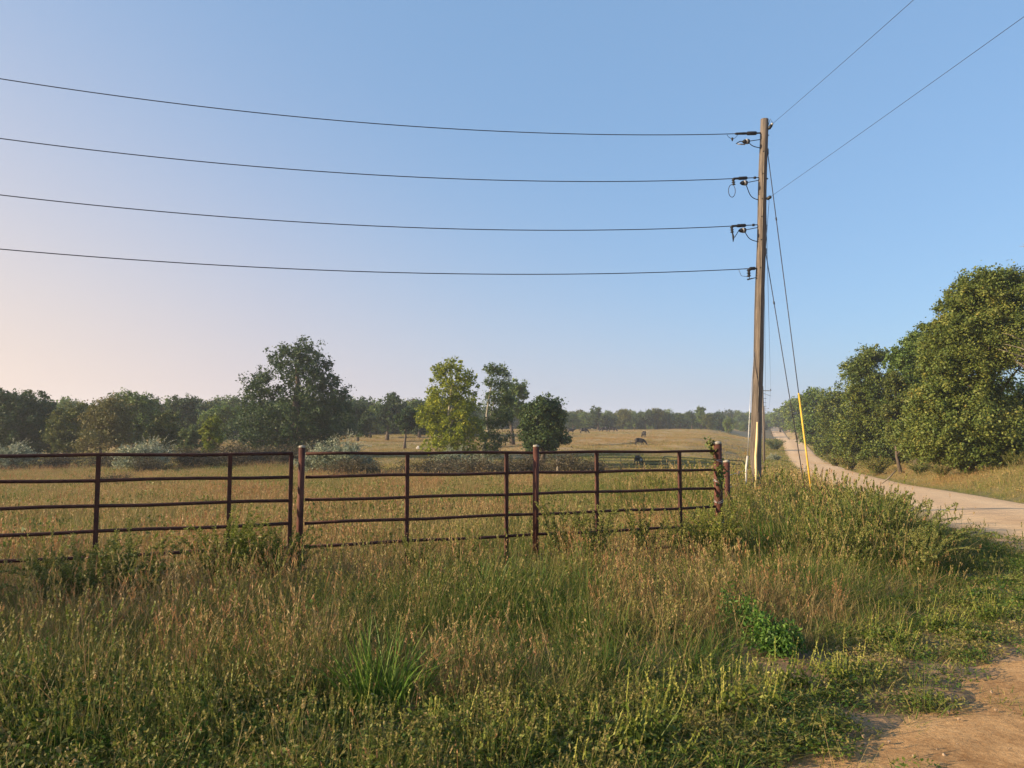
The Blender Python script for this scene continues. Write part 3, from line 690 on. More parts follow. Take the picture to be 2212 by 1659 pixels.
# verge between the pipe fence and the dirt
NV = 21000
x, y = wedge(NV, 2.9, 24, .86, 1.55)
x = np.concatenate([x, rng.uniform(-14, 0, 2500)]); y = np.concatenate([y, rng.uniform(2.5, 9, 2500)])
x = np.concatenate([x, rng.uniform(-4, 1.8, 2600)]); y = np.concatenate([y, rng.uniform(2.7, 4.9, 2600)])
ok = ~in_poly(x, y) | ((edge_dist(x, y) < .28) & (rng.uniform(0, 1, len(x)) < .25)); x, y = x[ok], y[ok]
ed = edge_dist(x, y); rightside = x > road_c(y) + 1
ok = ((y < fence_y(x) + 2.0) | (x > 3.0)) & ~rightside & ~((ed < .4) & (rng.uniform(0, 1, len(x)) > ed / .4 * .8 + .12))
for (px_, d_, r_) in ((835, 4.75, .3), (1655, 5.9, .34), (1590, 6.5, .26), (1375, 4.05, .18), (1540, 4.55, .25), (620, 4.3, .25), (760, 4.4, .2), (200, 4.15, .22)):
    ok &= ~((np.abs(x - gx(px_, d_)) < r_) & (y > d_ - (2.2 if d_ > 4.6 else .7) * r_) & (y < d_ + .5 * r_) & (rng.uniform(0, 1, len(x)) < .85))
x, y, ed = x[ok], y[ok], ed[ok]; n = len(x)
z = land(x, y)
pat = vnoise(x, y, 1.7, 3); pat2 = vnoise(x, y, .8, 5); pat3 = vnoise(x, y, 2.6, 9)
u = rng.uniform(0, 1, n); idx = rng.integers(0, 5, n)
var = .15 + .20 * smooth(1.4, 4.2, ed) + .75 * (pat - .42) + rng.normal(0, .20, n)
fr = ((ed < 1.3) | ((y < 4.75 + .3 * (pat2 - .5)) & (x < 2))) & (u < .85); idx[fr] = np.where(rng.uniform(0, 1, fr.sum()) < .6, rng.integers(15, 19, fr.sum()), rng.integers(22, 25, fr.sum())); var[fr] = .26 + rng.normal(0, .13, fr.sum())
inner = ~fr
s = inner & (pat > .48) & (u < .15) & (ed > 1.6); idx[s] = rng.integers(5, 9, s.sum()); var[s] = rng.choice([.62, .90], s.sum(), p=[.6, .4]) + rng.normal(0, .10, s.sum())
s = inner & (pat2 > .62) & (u > .5) & (u < .85); idx[s] = rng.integers(12, 15, s.sum()); var[s] = .62 + rng.normal(0, .08, s.sum())
s = inner & (pat3 > .60) & (u > .35) & (u < .62); idx[s] = rng.integers(19, 22, s.sum()); var[s] = .12 + rng.normal(0, .08, s.sum())
tk = smooth(2.4, 4.0, x) * smooth(8.5, 11, y); s = inner & (u < .75) & (tk > .4); idx[s] = np.where(rng.uniform(0, 1, s.sum()) < .82, rng.integers(19, 22, s.sum()), rng.integers(15, 19, s.sum())); var[s] = .27 + rng.normal(0, .15, s.sum())
s = inner & (u > .90); idx[s] = rng.integers(9, 12, s.sum()); var[s] = .33 + rng.normal(0, .1, s.sum())
s = inner & (u > .70) & (u < .80); idx[s] = rng.integers(15, 19, s.sum()); var[s] = .22 + rng.normal(0, .1, s.sum())
s = inner & (u > .80) & (u < .86); idx[s] = rng.integers(25, 28, s.sum()); var[s] = .66 + rng.normal(0, .14, s.sum())
s = inner & (u > .86) & (u < .90); idx[s] = rng.integers(28, 31, s.sum()); var[s] = .28 + rng.normal(0, .2, s.sum())
# fresh green shoulder by the road corner
gs = smooth(.40, .62, x / y) * smooth(3.6, 5, y); s = (rng.uniform(0, 1, n) < gs * .85) & (idx < 15); idx[s] = np.where(rng.uniform(0, 1, s.sum()) < .45, rng.integers(15, 19, s.sum()), rng.integers(22, 25, s.sum())); var[s] = .12 + rng.normal(0, .09, s.sum())
grow = .45 + .55 * smooth(.2, 3.2, ed) ; grow *= .72 + .35 * pat2
thick = smooth(2.4, 4.0, x) * smooth(8.5, 11, y); grow *= 1 + .85 * thick; grow *= 1 - .35 * smooth(1.4, .2, fence_y(x) - y) * (x < 2.5)
scl = (grow * rng.uniform(.75, 1.25, n))[:, None] * np.array([1, 1, 1.0]); scl[:, :2] = np.maximum(scl[:, :2], .75)
scatter('verge_grass', 'tangled tall grass and low weeds between fence and dirt road', 'grass', np.stack([x, y, z], 1), rots(n, .14), scl, idx, np.clip(var, 0, 1), TU)

# pasture grass beyond the fence
ptu = []
for k in range(4):
    a = blades(46, .32, (.10, .40), .011, .28, .4, 2); ptu.append(mk('tuft', (a[0], a[1])))
for k in range(3):
    a = blades(30, .3, (.15, .4), .010, .25, .35, 2); b = blades(8, .25, (.38, .62), .006, .14, .18, 2); hd = heads(b[2], b[3], .10, .016, 5, .75)
    ptu.append(mk('tuft', cat_((a[0], a[1]), (b[0], b[1]), hd)))
for k in range(2):
    a = small_leaves(70, .3, .35, .07, .2, .9); ptu.append(mk('tuft', a))
for k in range(3):      # wide far patches
    a = blades(90, 1.1, (.08, .28), .04, .3, .35, 2); ptu.append(mk('tuft', (a[0], a[1])))
PU = proto_collection('pasture_tuft', ptu)
x, y = wedge(26000, 8.5, 60, .80, 1.15)
ok = (y > fence_y(x) + 1.2) & (x < road_c(y) - 3.0) & ~in_poly(x, y) & ~((x > 3.0) & (y < 24)); x, y = x[ok], y[ok]; n = len(x)
pat = vnoise(x, y, 3.5, 11); pat2 = vnoise(x, y, 9, 12); pat3 = vnoise(x, y, 1.5, 13)
idx = rng.integers(0, 4, n); u = rng.uniform(0, 1, n)
var = .47 + .62 * (pat - .42) + .30 * (pat2 - .5) + rng.normal(0, .09, n)
s = (pat3 > .5) & (u < .45); idx[s] = rng.integers(4, 7, s.sum()); var[s] += .14
s = u > .88; idx[s] = rng.integers(7, 9, s.sum()); var[s] = .25 + rng.normal(0, .12, s.sum())
scl = (rng.uniform(.7, 1.2, n) * (.85 + .3 * pat))[:, None] * np.ones(3)
scatter('pasture_grass', 'olive and golden meadow grass beyond the pipe fence', 'grass', np.stack([x, y, land(x, y)], 1), rots(n), scl, idx, np.clip(var, 0, 1), PU)
x, y = wedge(28000, 55, 310, .78, .9)
ok = (x < road_c(y) - 3.5); x, y = x[ok], y[ok]; n = len(x)
pat = vnoise(x, y, 14, 21); pat2 = vnoise(x, y * 2.2, 30, 22)
gold = smooth(82, 125, y)
var = .44 + .26 * gold + .30 * (pat - .5) + .25 * (pat2 - .5) + rng.normal(0, .06, n)
var = np.where((np.abs(y - 96) < 5) & (x > 8), .33 + rng.normal(0, .05, n), var)
scl = (rng.uniform(.7, 1.25, n))[:, None] * np.array([1, 1, 1.0])
scatter('hillside_grass', 'golden grazed grass on the hillside around the cattle', 'grass', np.stack([x, y, land(x, y)], 1), rots(n, .06), scl, rng.integers(9, 12, n), np.clip(var, 0, 1), PU)
# right bank of the road
d = 9 + 190 * rng.uniform(0, 1, 9000) ** 1.7
x = road_c(d) + HW + .15 + 13 * rng.uniform(0, 1, 9000) ** 1.3; y = d
ok = (~in_poly(x, y)) & (x / y < .85); x, y = x[ok], y[ok]; n = len(x)
lat = x - road_c(y) - HW; pat = vnoise(x, y, 4, 31)
var = .54 + .35 * (pat - .4) + rng.normal(0, .10, n) - .25 * (lat < .9)
idx = np.where(y > 70, rng.integers(9, 12, n), rng.integers(0, 9, n))
scl = (rng.uniform(.7, 1.3, n) * (.35 + .65 * smooth(.2, 2.5, lat)))[:, None] * np.ones(3); scl = np.where((idx >= 9)[:, None], scl * .8, scl)
scatter('bank_grass', 'tan green grass on the bank right of the gravel road', 'grass', np.stack([x, y, land(x, y)], 1), rots(n), scl, idx, np.clip(var, 0, 1), PU)
# grass between the wire fence and the left edge of the far road
d = 20 + 220 * rng.uniform(0, 1, 7000) ** 1.6
x = road_c(d) - HW - .1 - 6 * rng.uniform(0, 1, 7000); y = d; n = len(x)
var = .38 + .35 * (vnoise(x, y, 4, 41) - .4) + rng.normal(0, .1, n)
idx = np.where(y > 80, rng.integers(9, 12, n), rng.integers(0, 9, n))
lat = road_c(y) - HW - x
scl = (rng.uniform(.8, 1.4, n) * (.5 + .5 * smooth(.1, 1.2, lat)) * (1 + .6 * smooth(75, 30, y)))[:, None] * np.ones(3); scl = np.where((idx >= 9)[:, None], scl * .9, scl)
scatter('roadside_grass', 'rank yellow green growth along the left side of the gravel road', 'grass', np.stack([x, y, land(x, y)], 1), rots(n), scl, idx, np.clip(var, 0, 1), PU)

# far woods that read as one mass
wm = []
for k, mk_ in enumerate(('green', 'olive', 'green', 'oak')):
    bl = [(math.cos(a) * 2.6 * random.uniform(.2, 1), math.sin(a) * 2.6 * random.uniform(.2, 1), random.uniform(1.0, 7.5), random.uniform(1.5, 2.3)) for a in [random.uniform(0, 6.28) for _ in range(12)]]
    q, t = crown_quads(bl, 6000, .48, 14, .2); wm.append(mk('wood_crown', (q, t), M[mk_]))
WC = proto_collection('wood_crown', wm)
pts, sc = [], []
def wood(px0, px1, d0, d1, n, h0, h1):
    for _ in range(n):
        d = random.uniform(d0, d1); p = on(random.uniform(px0, px1), d); pts.append(p); sc.append(random.uniform(h0, h1) / 9)
wood(-500, 480, 145, 195, 120, 5.5, 8.5)
wood(430, 1010, 175, 225, 90, 6.0, 9.5)
wood(1000, 1260, 300, 350, 45, 6.5, 9)
wood(1200, 1580, 325, 370, 50, 5.5, 8)
wood(1150, 1700, 450, 560, 70, 8, 10)
wood(1570, 1650, 380, 440, 16, 5, 7)
wood(1290, 1440, 335, 375, 22, 6, 8)
for _ in range(190):       # the wood behind the right hand row
    d = 52 + 330 * random.random() ** 1.4; x = float(road_c(d)) + HW + 8.5 + 26 * random.random() ** 1.3; pts.append(Vector((x, d, zl(x, d)))); sc.append(random.uniform(5.5, 9) / 9 * (.75 if d < 110 else 1))
for _ in range(26):
    d = random.uniform(400, 620); x = float(road_c(d)) + 8 + 40 * random.random(); pts.append(Vector((x, d, zl(x, d)))); sc.append(random.uniform(8, 11) / 9)
n = len(pts); sc = np.array(sc)
scatter('woods', 'dark distant wood closing off the pasture on every side', 'woods', np.array(pts), np.stack([np.zeros(n), np.zeros(n), rng.uniform(0, 6.28, n)], 1), np.stack([sc * rng.uniform(.9, 1.2, n), sc * rng.uniform(.9, 1.2, n), sc], 1), rng.integers(0, 4, n), rng.uniform(0, 1, n), WC)

# ------------------------------------------------------------------ plants one can point to
def stem_plant(h, spread, ns, leaf, per, up=.5, droop=.25, start=.2, spike=0.0, thick=.006):
    """upright leafy stems fanning from one root: (stem Geo, leaf quads, tints)"""
    g = Geo(); C, T, LN = [], [], []
    for k in range(ns):
        a = random.uniform(0, 6.283); H = h * random.uniform(.65, 1.05); sp_ = spread * random.uniform(.15, 1)
        b = Vector((math.cos(a), math.sin(a), 0)); r0 = b * random.uniform(0, spread * .22)
        pts = []
        for i in range(7):
            s_ = i / 6; pts.append(r0 + b * sp_ * (s_ ** 1.4) + Vector((random.gauss(0, .01 * h), random.gauss(0, .01 * h), H * (s_ - droop * (sp_ / max(spread, .01)) * s_ ** 3))))
        pts[0].z = -.05
        g.tube(pts, [thick * (1 - .75 * i / 6) for i in range(7)], 4)
        P_ = np.array([list(p) for p in pts]); s_ = rng.uniform(start, 1, per) ** .8; f = s_ * 6; i = np.minimum(f.astype(int), 5)
        c = P_[i] + (P_[i + 1] - P_[i]) * (f - i)[:, None]
        t = rnd_unit(per) * np.array([1, 1, .6]) + np.array([0, 0, up]); t /= np.linalg.norm(t, axis=1)[:, None]
        ln = leaf * rng.uniform(.6, 1.3, per) * (1.15 - .6 * s_)
        C.append(c + t * ln[:, None] * .5); T.append(t); LN.append((ln, s_))
    c, t = np.concatenate(C), np.concatenate(T); ln = np.concatenate([q[0] for q in LN]); s_ = np.concatenate([q[1] for q in LN])
    return g, diamonds(c, t, rnd_unit(len(c)), ln, ln * .32), np.clip(.25 + .4 * s_ + rng.normal(0, .16, len(c)), 0, 1)
def plant(name, label, cat, loc, params, m, group, rz=0, sc=1):
    root = empty(name, loc, label, cat, group, rz); root.scale = (sc, sc, sc)
    g, q, t = stem_plant(**params)
    g.build('stems', M['stem'], root); link_mesh('foliage', quad_mesh('foliage', q, t), M[m], root)
    return root
GW = 'tall weeds along the pipe fence'
w1 = dict(h=1.0, spread=.5, ns=34, leaf=.052, per=170)
w2 = dict(h=.9, spread=.75, ns=28, leaf=.055, per=170, droop=.45)
w3 = dict(h=1.1, spread=.36, ns=14, leaf=.05, per=170, up=.8)
weeds = [plant('goldenrod_weed', 'bushy yellow green weed left of the first fence post, nearest to it', 'weed', on(492, 8.0), w1, 'ragweed', GW),
         plant('goldenrod_weed', 'sprawling grey green weed at the left, under the fence stile nearest the edge', 'weed', on(290, 7.4), w2, 'weed', GW),
         plant('goldenrod_weed', 'upright pale weed touching the second fence post on its right', 'weed', on(1212, 9.6), w3, 'weed', GW)]
spots = [(610, 8.2, 0, .85, 'small yellow green weed at the foot of the first fence post'),
         (200, 7.0, 1, .9, 'low dark weed in the far left corner of the fence'),
         (120, 7.2, 2, .8, 'thin weed rising across the lowest rails at far left'),
         (1290, 9.4, 2, 1.0, 'pale weed in front of the first stile right of the second post'),
         (1385, 10.2, 2, .95, 'slender pale weed midway between second post and corner post'),
         (1462, 10.0, 2, .8, 'short pale weed at the foot of the last stile'),
         (1545, 10.0, 0, .95, 'thick yellow based weed hugging the foot of the corner post'),
         (1500, 10.4, 1, .8, 'leaning weed just left of the corner post'),
         (1600, 13.2, 1, 1.05, 'arching weed between the corner post and the pole'),
         (1655, 14.5, 1, 1.0, 'spreading bush in front of the utility pole base'),
         (900, 8.4, 2, .7, 'small weed under the stile left of the second post'),
         (1010, 8.6, 2, .75, 'thin stalky weed between stile and second post')]
for (px, d, k, s, label) in spots: copy_thing(weeds[k], on(px, d), random.uniform(0, 6.28), (s, s, s), label, GW)
GB = 'rank weeds on the corner between fence and road'
corner = [plant('roadside_weed', 'dark spiky weed on the crest of the verge below the yellow guard', 'weed', on(1790, 15), dict(h=1.05, spread=.6, ns=34, leaf=.07, per=150, up=1.1, start=.1), 'darkweed', GB),
          plant('roadside_weed', 'arching weed whose spray reaches out over the road at right', 'weed', on(1955, 10.6), dict(h=1.05, spread=1.0, ns=32, leaf=.06, per=190, droop=.5, start=.1), 'darkweed', GB)]
cs = [(1885, 14.8, 0, 1.05, 'tall dark weed behind the bend, highest against the gravel'), (1815, 16.2, 0, 1.05, 'dark weed just behind the yellow guard foot'), (1640, 13.0, 1, .8, 'low spreading weed in front of the white tube'), (1582, 12.0, 1, .85, 'weed hiding the foot of the short brace post'), (1845, 13.6, 0, 1.0, 'dark spiky weed right of the yellow guard foot'), (1905, 12.4, 0, 1.0, 'dark spiky weed before the bend, left of the arching spray'), (1720, 15.5, 0, .95, 'spiky weed just right of the pole foot'),
      (1870, 10.8, 1, .9, 'drooping weed in the middle of the corner thicket'), (1760, 12.2, 1, .9, 'drooping weed in front of the yellow guard'), (1690, 12.4, 1, .85, 'low drooping weed below the utility pole'),
      (1830, 9.6, 0, .7, 'short spiky weed at the lower edge of the corner thicket'), (1985, 9.4, 1, .7, 'lowest drooping weed beside the green shoulder'), (1930, 14.2, 0, .9, 'dark weed against the gravel at the top of the verge')]
for (px, d, k, s, label) in cs: copy_thing(corner[k], on(px, d), random.uniform(0, 6.28), (s, s, s), label, GB)

# clumps in the foreground
def clump(name, label, px, d, qt, m, group=None, sc=1):
    o = link_mesh(name, quad_mesh(name, *qt), m); o.location = on(px, d); o.scale = (sc,) * 3; o.rotation_euler = (0, 0, random.uniform(0, 6.28))
    return tag(o, label, 'plant', group)
def blade_tuft(n, rad, h, wd, lean, curl): a = blades(n, rad, h, wd, lean, curl, 5); return a[0], a[1]
mfresh = leaf_mat('fresh_grass', [(0, (.05, .12, .012)), (.5, (.10, .19, .02)), (1, (.19, .25, .05))], .4, 3, .2)
clump('grass_clump', 'bright green fountain of coarse grass left of centre in the foreground', 835, 4.75, blade_tuft(230, .2, (.3, .6), .011, .35, .45), mfresh)
clump('grass_clump', 'green grass clump at the bottom edge beside the bare dirt', 1555, 3.75, blade_tuft(70, .07, (.08, .22), .007, .4, .4), mfresh)
def leafy(n, rad, h, ln):
    Q, T = [], []
    for k in range(9):
        q, t = small_leaves(n // 9, rad * random.uniform(.25, .45), h * random.uniform(.5, 1.05), ln, 0, 1); a = random.uniform(0, 6.28); r_ = rad * random.uniform(.1, .5)
        Q.append(q + np.array([math.cos(a) * r_, math.sin(a) * r_, 0])); T.append(t)
    return np.concatenate(Q), np.concatenate(T)
clump('leafy_plant', 'vivid green leafy plant right of centre, lower of two', 1655, 5.9, leafy(2200, .34, .32, .034), M['leafy'], 'vivid green leafy plants')
clump('leafy_plant', 'vivid green leafy plant, smaller one up behind the lower', 1590, 6.5, leafy(1400, .28, .40, .032), M['leafy'], 'vivid green leafy plants')
RG = 'yellow green ragweeds along the dirt edge'
rsrc = [quad_mesh('ragweed', *spikes(34, .20, .30, .012)), quad_mesh('ragweed', *spikes(24, .16, .33, .012)), quad_mesh('ragweed', *spikes(46, .27, .26, .012))]
for me in rsrc: me.materials.append(M['ragweed'])
rag = [(1375, 4.05, 0, 1.0, 'ragweed of many upright spikes in the bottom middle right'), (1200, 3.98, 2, 1.05, 'wide ragweed on the bottom edge left of the fullest one'), (960, 4.15, 1, 1.1, 'ragweed with a few tall spikes right of the bottom centre grass'),
       (1070, 3.92, 1, 1.05, 'ragweed cut by the bottom edge near the centre'), (1540, 4.55, 2, 1.15, 'broad ragweed above the bare dirt patch'), (1690, 5.0, 0, .9, 'ragweed between vivid leafy plant and dirt road'),
       (1810, 5.2, 1, .9, 'ragweed at the dirt edge left of the tyre tracks'), (1890, 6.1, 1, .9, 'thin ragweed on the shoulder above the tyre tracks'), (620, 4.3, 2, 1.15, 'wide bushy ragweed low on the left'),
       (430, 4.3, 0, 1.1, 'ragweed left of the wide bushy one'), (200, 4.15, 2, 1.1, 'ragweed second from the bottom left corner'), (60, 4.3, 0, 1.1, 'ragweed in the bottom left corner'),
       (760, 4.4, 0, 1.0, 'dense ragweed under the bright green fountain grass'), (1440, 4.7, 1, .9, 'tall sparse ragweed behind the fullest one'), (2010, 6.6, 0, .85, 'ragweed clump on the green shoulder'), (2110, 7.1, 1, .9, 'last ragweed before the right edge')]
for (px, d, k, s, label) in rag:
    o = bpy.data.objects.new('ragweed', rsrc[k]); COL.objects.link(o); o.location = on(px, d); o.scale = (s,) * 3; o.rotation_euler = (random.gauss(0, .13), random.gauss(0, .13), random.uniform(0, 6.28)); o.scale.z *= random.uniform(.75, 1.2); tag(o, label, 'weed', RG)

# silver shrubs and brush in the pasture
SG = 'shrubs in the pasture behind the fence'
sh = dict(h=2.9, spread=2.2, ns=80, leaf=.16, per=130, up=.9, droop=.4, start=.25, thick=.022)
def dome_shrub(name, label, loc, wd, ht, m, group, n=7000, leaf=.12):
    root = empty(name, loc, label, 'shrub', group)
    bl = []
    for k in range(16):
        a = random.uniform(0, 6.28); q_ = math.sqrt(random.random()); z = ht * (.25 + .5 * random.random()) * (1.05 - .55 * q_)
        bl.append((math.cos(a) * wd * .42 * q_, math.sin(a) * wd * .42 * q_, z, wd * random.uniform(.12, .2)))
    q, t = crown_quads(bl, n, leaf, 16, .2)
    g, q2, t2 = stem_plant(ht, wd * .52, 46, leaf, 60, .9, .5, .35, 0, .016)
    g.build('stems', M['bark'], root); link_mesh('foliage', quad_mesh('foliage', np.concatenate([q, q2]), np.concatenate([t, np.clip(t2 + .1, 0, 1)])), M[m], root)
    return root
s1 = dome_shrub('silver_shrub', 'silvery upright shrub behind the fence, second from the left edge', on(328, 55), 4.2, 3.1, 'silver', SG)
s2 = dome_shrub('silver_shrub', 'silver topped round shrub right of the first fence post', on(742, 45), 3.6, 3.3, 'silver', SG, 10000)
s3 = dome_shrub('brown_brush', 'low brown brush under the yellow tree', on(930, 52), 4.6, 1.7, 'brush', SG, 7000, .09)
for (px, d, k, s, label) in [(25, 57, s1, 1.0, 'silvery shrub at the left picture edge'), (690, 47, s2, .8, 'smaller silver shrub crowding the first fence post'), (985, 60, s1, .95, 'silver shrub growing under the yellow tree'),
                             (1035, 56, s1, .7, 'short silver shrub right of the yellow trunk'), (130, 60, s3, 1.1, 'brown thicket below the left dark trees'), (255, 62, s3, 1.0, 'brown thicket left of the silvery upright shrub'),
                             (425, 58, s3, 1.2, 'brown thicket right of the silvery upright shrub'), (600, 66, s3, 1.3, 'brown thicket beneath the largest oak'), (1020, 48, s3, 1.1, 'brush before the pale green tree'), (1100, 52, s3, 1.0, 'brush left of the round oak foot'),
                             (1230, 50, s3, 1.1, 'brush around the small wooden post'), (1290, 53, s3, .8, 'brush at the left end of the green gates'), (855, 50, s3, .5, 'lone low tuft of brush in the gap of open field'), (760, 42, s3, .8, 'dark brush at the foot of the silver topped round shrub'), (1150, 54, s3, 1.0, 'dark brush under the round oak'), (520, 60, s3, 1.2, 'brown thicket before the lime sapling'), (330, 52, s3, .7, 'brown brush in front of the silvery upright shrub'), (250, 32, s3, .45, 'low dark bush in the grass beyond the left rails')]:
    copy_thing(k, on(px, d), random.uniform(0, 6.28), (s, s, s * random.uniform(.85, 1.05)), label, SG)
bank = [(1668, 120, s2, .55, 'yellowish roadside brush right of the second pole')]
for (px, d, k, s, label) in bank: copy_thing(k, on(px, d), 1.0, (s, s, s), label, SG)
plant('roadside_bush', 'dark hedge clump left of the road where it crests', 'shrub', on(1672, 168), dict(h=3.2, spread=2.6, ns=60, leaf=.3, per=70, up=.5, droop=.3, start=.1, thick=.02), 'oak', None)
b1 = plant('olive_bush', 'yellowing bush at the foot of the right hand trees, below the tallest', 'shrub', on(2085, 43), dict(h=1.5, spread=1.3, ns=60, leaf=.15, per=90, up=.5, droop=.3, start=.1, thick=.014), 'olive', 'bushes under the roadside trees')
for (px, d, s, label) in [(2185, 41, .75, 'bush around the reddish trunk at the right edge'), (1985, 53, .8, 'bush between the two big roadside crowns'), (1890, 66, 1.2, 'bush under the twin topped dark tree'), (1830, 84, 1.4, 'bush left of the twin topped dark tree'), (1800, 100, 1.3, 'orange tinged bush below the dark rounded tree'), (2030, 47, .6, 'small bush beside the leaning branch')]:
    copy_thing(b1, on(px, d), random.uniform(0, 6.28), (s, s, s), label, None)

# ------------------------------------------------------------------ pipe fence
def fpt(x, z): return Vector((x, fence_y(x), z))
fdir = Vector((1, .41, 0)).normalized(); fnrm = Vector((-fdir.y, fdir.x, 0))
RAIL = [1.445, 1.18, .91, .645, .38, .115]
def fence_panel(x0, x1, stiles, label):
    root = empty('pipe_fence', fpt(x0, 0), label, 'fence', 'pipe fence panels'); o = root.location
    for zr_ in RAIL:
        g = Geo(); pts = [fpt(x0 + (x1 - x0) * i / 12, zr_ + .006 * math.sin(i * 1.7 + zr_ * 9)) for i in range(13)]
        g.tube(pts, .0190, 10); g.build('rail', M['rust'], root, off=o)
    for xs in stiles:
        g = Geo(); sw = .022
        p = fpt(xs, .0) ; g.box(p + Vector((0, 0, .72)) , fdir * sw, fnrm * .019, Vector((0, 0, .715)))
        g.build('upright', M['rust'], root, smooth=False, off=o)
    return root
XP1, XP2, XP3 = gx(650, 8.97), gx(1152.5, 10.16), gx(1549.5, 11.2)
XP1 = -2.46; XP2 = .285; XP3 = 2.985
def x_at(px):      # where the fence line is seen at px
    t = (px - 1106) / F; return t * (8.97 + .41 * 2.46) / (1 - .41 * t)
XP1, XP2, XP3 = x_at(650), x_at(1152.5), x_at(1549)
fence_panel(XP1 - 5.6, XP1 - .075, [XP1 - .09, x_at(500), x_at(217), x_at(-60)], 'rusty pipe fence panel left of the first capped post')
pn = fence_panel(XP1 + .06, XP3 - .06, [x_at(881), x_at(1094), x_at(1288), x_at(1466)], 'rusty pipe fence panel between first capped post and corner post')
def post(x, y, z0, h, r, label, lean=(0, 0), ties=0, name='fence_post'):
    root = empty(name, (x, y, z0), label, 'post', 'rusty fence posts with pale caps')
    t = Vector((lean[0], lean[1], h))
    Geo().tube([Vector((0, 0, -.3)), t * .5, t], r, 16).build('pipe', M['rustpost'], root)
    prof = [(-.004, r * 1.06), (.02, r * 1.0), (r * .45, r * .82), (r * .62, r * .45), (r * .68, .002)]
    Geo().lathe(t, t, prof, 16).build('cap', M['cap'], root)
    for k in range(ties):
        z = h * (.84 - k * .19); g = Geo()
        ring = [t * (z / h) + Vector((math.cos(a) * (r + .006), math.sin(a) * (r + .006), .012 * math.sin(a * 2 + k))) for a in np.linspace(0, 6.4, 18)]
        g.tube(ring, .004, 5); g.tube([p + Vector((0, 0, .02 + .01 * math.sin(i))) for i, p in enumerate(ring)], .003, 5); g.build('wire_tie', M['steel'], root)
    return root
off = fnrm * -.05
post(XP1 + off.x, fence_y(XP1) + off.y, 0, 1.52, .037, 'slim capped fence post left of centre', (.015, 0))
post(XP2 + off.x, fence_y(XP2) + off.y, 0, 1.52, .039, 'slim capped fence post at the centre of the fence', (.012, 0))
cpost = post(XP3, fence_y(XP3), 0, 1.55, .061, 'thick capped corner post with wire ties and a vine', (-.005, 0), 4)
bx, bd = gx(1567, 14), 14.0
post(bx, bd, zl(bx, bd), at(1567, 998, 14).z - zl(bx, bd), .058, 'short capped brace post seen just right of the corner post')
# vine on the corner post
g = Geo(); pts = []
for i in range(40):
    s_ = i / 39; a = 2.6 + s_ * 5.5; pts.append(Vector((math.cos(a) * .085 - .03, math.sin(a) * .085 - .03, .25 + s_ * 1.33)))
g.tube(pts, .005, 5)
vine = empty('vine', (XP3, fence_y(XP3), 0), 'leafy green vine climbing the left side of the corner post', 'vine')
g.build('stem', M['stem'], vine)
c = np.concatenate([np.array([list(pts[i]) for i in rng.integers(22, 40, 260)]) + rng.normal(0, .035, (260, 3)) + np.array([-.05, -.03, 0]), np.array([list(pts[i]) for i in rng.integers(0, 22, 18)]) + rng.normal(0, .02, (18, 3))])
t = rnd_unit(278); q = diamonds(c, t, rnd_unit(278), .06 * rng.uniform(.6, 1.3, 278), .045 * np.ones(278))
link_mesh('foliage', quad_mesh('foliage', q, rng.uniform(0, .8, 278)), M['darkweed'], vine)

# green tube gates across the draw
def tube_gate(px0, d0, px1, d1, ht, label, zlift=.0, braces=(.0,)):
    a, b = on(px0, d0), on(px1, d1); root = empty('tube_gate', a, label, 'gate', 'green tube gates in the pasture')
    L = (Vector((b.x, b.y, 0)) - Vector((a.x, a.y, 0))).length; ux = Vector((b.x - a.x, b.y - a.y, 0)) / L
    def P_(s, h): return ux * s + Vector((0, 0, h + zlift + (b.z - a.z) * s / L))
    rc = .22; pts = []
    for (cx, cz, a0) in ((L - rc, ht - rc, 90), (L - rc, rc + .02, 0), (rc, rc + .02, -90), (rc, ht - rc, 180)):
        for k in range(7):
            an = R(a0 - 15 * k); pts.append(P_(cx + rc * math.cos(an), cz + rc * math.sin(an)))
    pts.append(pts[0]); Geo().tube(pts, .032, 8).build('frame', M['gate'], root)
    for k in range(1, 5):
        h = .02 + (ht - .02) * (k / 5) ** .9; Geo().tube([P_(.02, h), P_(L - .02, h)], .030, 8).build('rail', M['gate'], root)
    for f in braces: Geo().tube([P_(L * f, .03), P_(L * f, ht - .01)], .026, 6).build('brace', M['gate'], root)
    return root
tube_gate(1290, 57, 1443, 56, 1.28, 'dark green tube gate left of the pair, nearer the brush', .0, (.33, .66))
tube_gate(1430, 52, 1606, 46, 1.28, 'dark green tube gate ending behind the corner post', .0, (.03, .42, .75))
p = on(1205, 50); root = empty('wooden_post', p, 'small pale wooden post standing in the brush before the round oak', 'post')
Geo().tube([Vector((0, 0, -.2)), Vector((.01, 0, .6)), Vector((0, .01, 1.25))], [.12, .115, .11], 10).build('post_shaft', M['oldwood'], root)
# wire fence along the road
wf = empty('wire_fence', (gx(1567, 14), 14, zl(gx(1567, 14), 14)), 'thin barbed wire fence on steel pickets running away beside the pole', 'fence'); o0 = wf.location
prev = None; tops = []
for k in range(9):
    d = 14 + k * 4.2; x = gx(1567, 14) + .345 * (d - 14); z = zl(x, d); tops.append(Vector((x, d, z)))
    if k:
        Geo().box((x, d, z + .5), (.02, 0, 0), (0, .015, 0), (0, 0, .62)).build('picket', M['oldwood' if k % 3 else 'rustpost'], wf, False, o0)
for h in (.35, .6, .85, 1.08):
    Geo().tube([p + Vector((0, 0, h)) for p in tops], .006, 4).build('wire_strand', M['steel'], wf, True, o0)

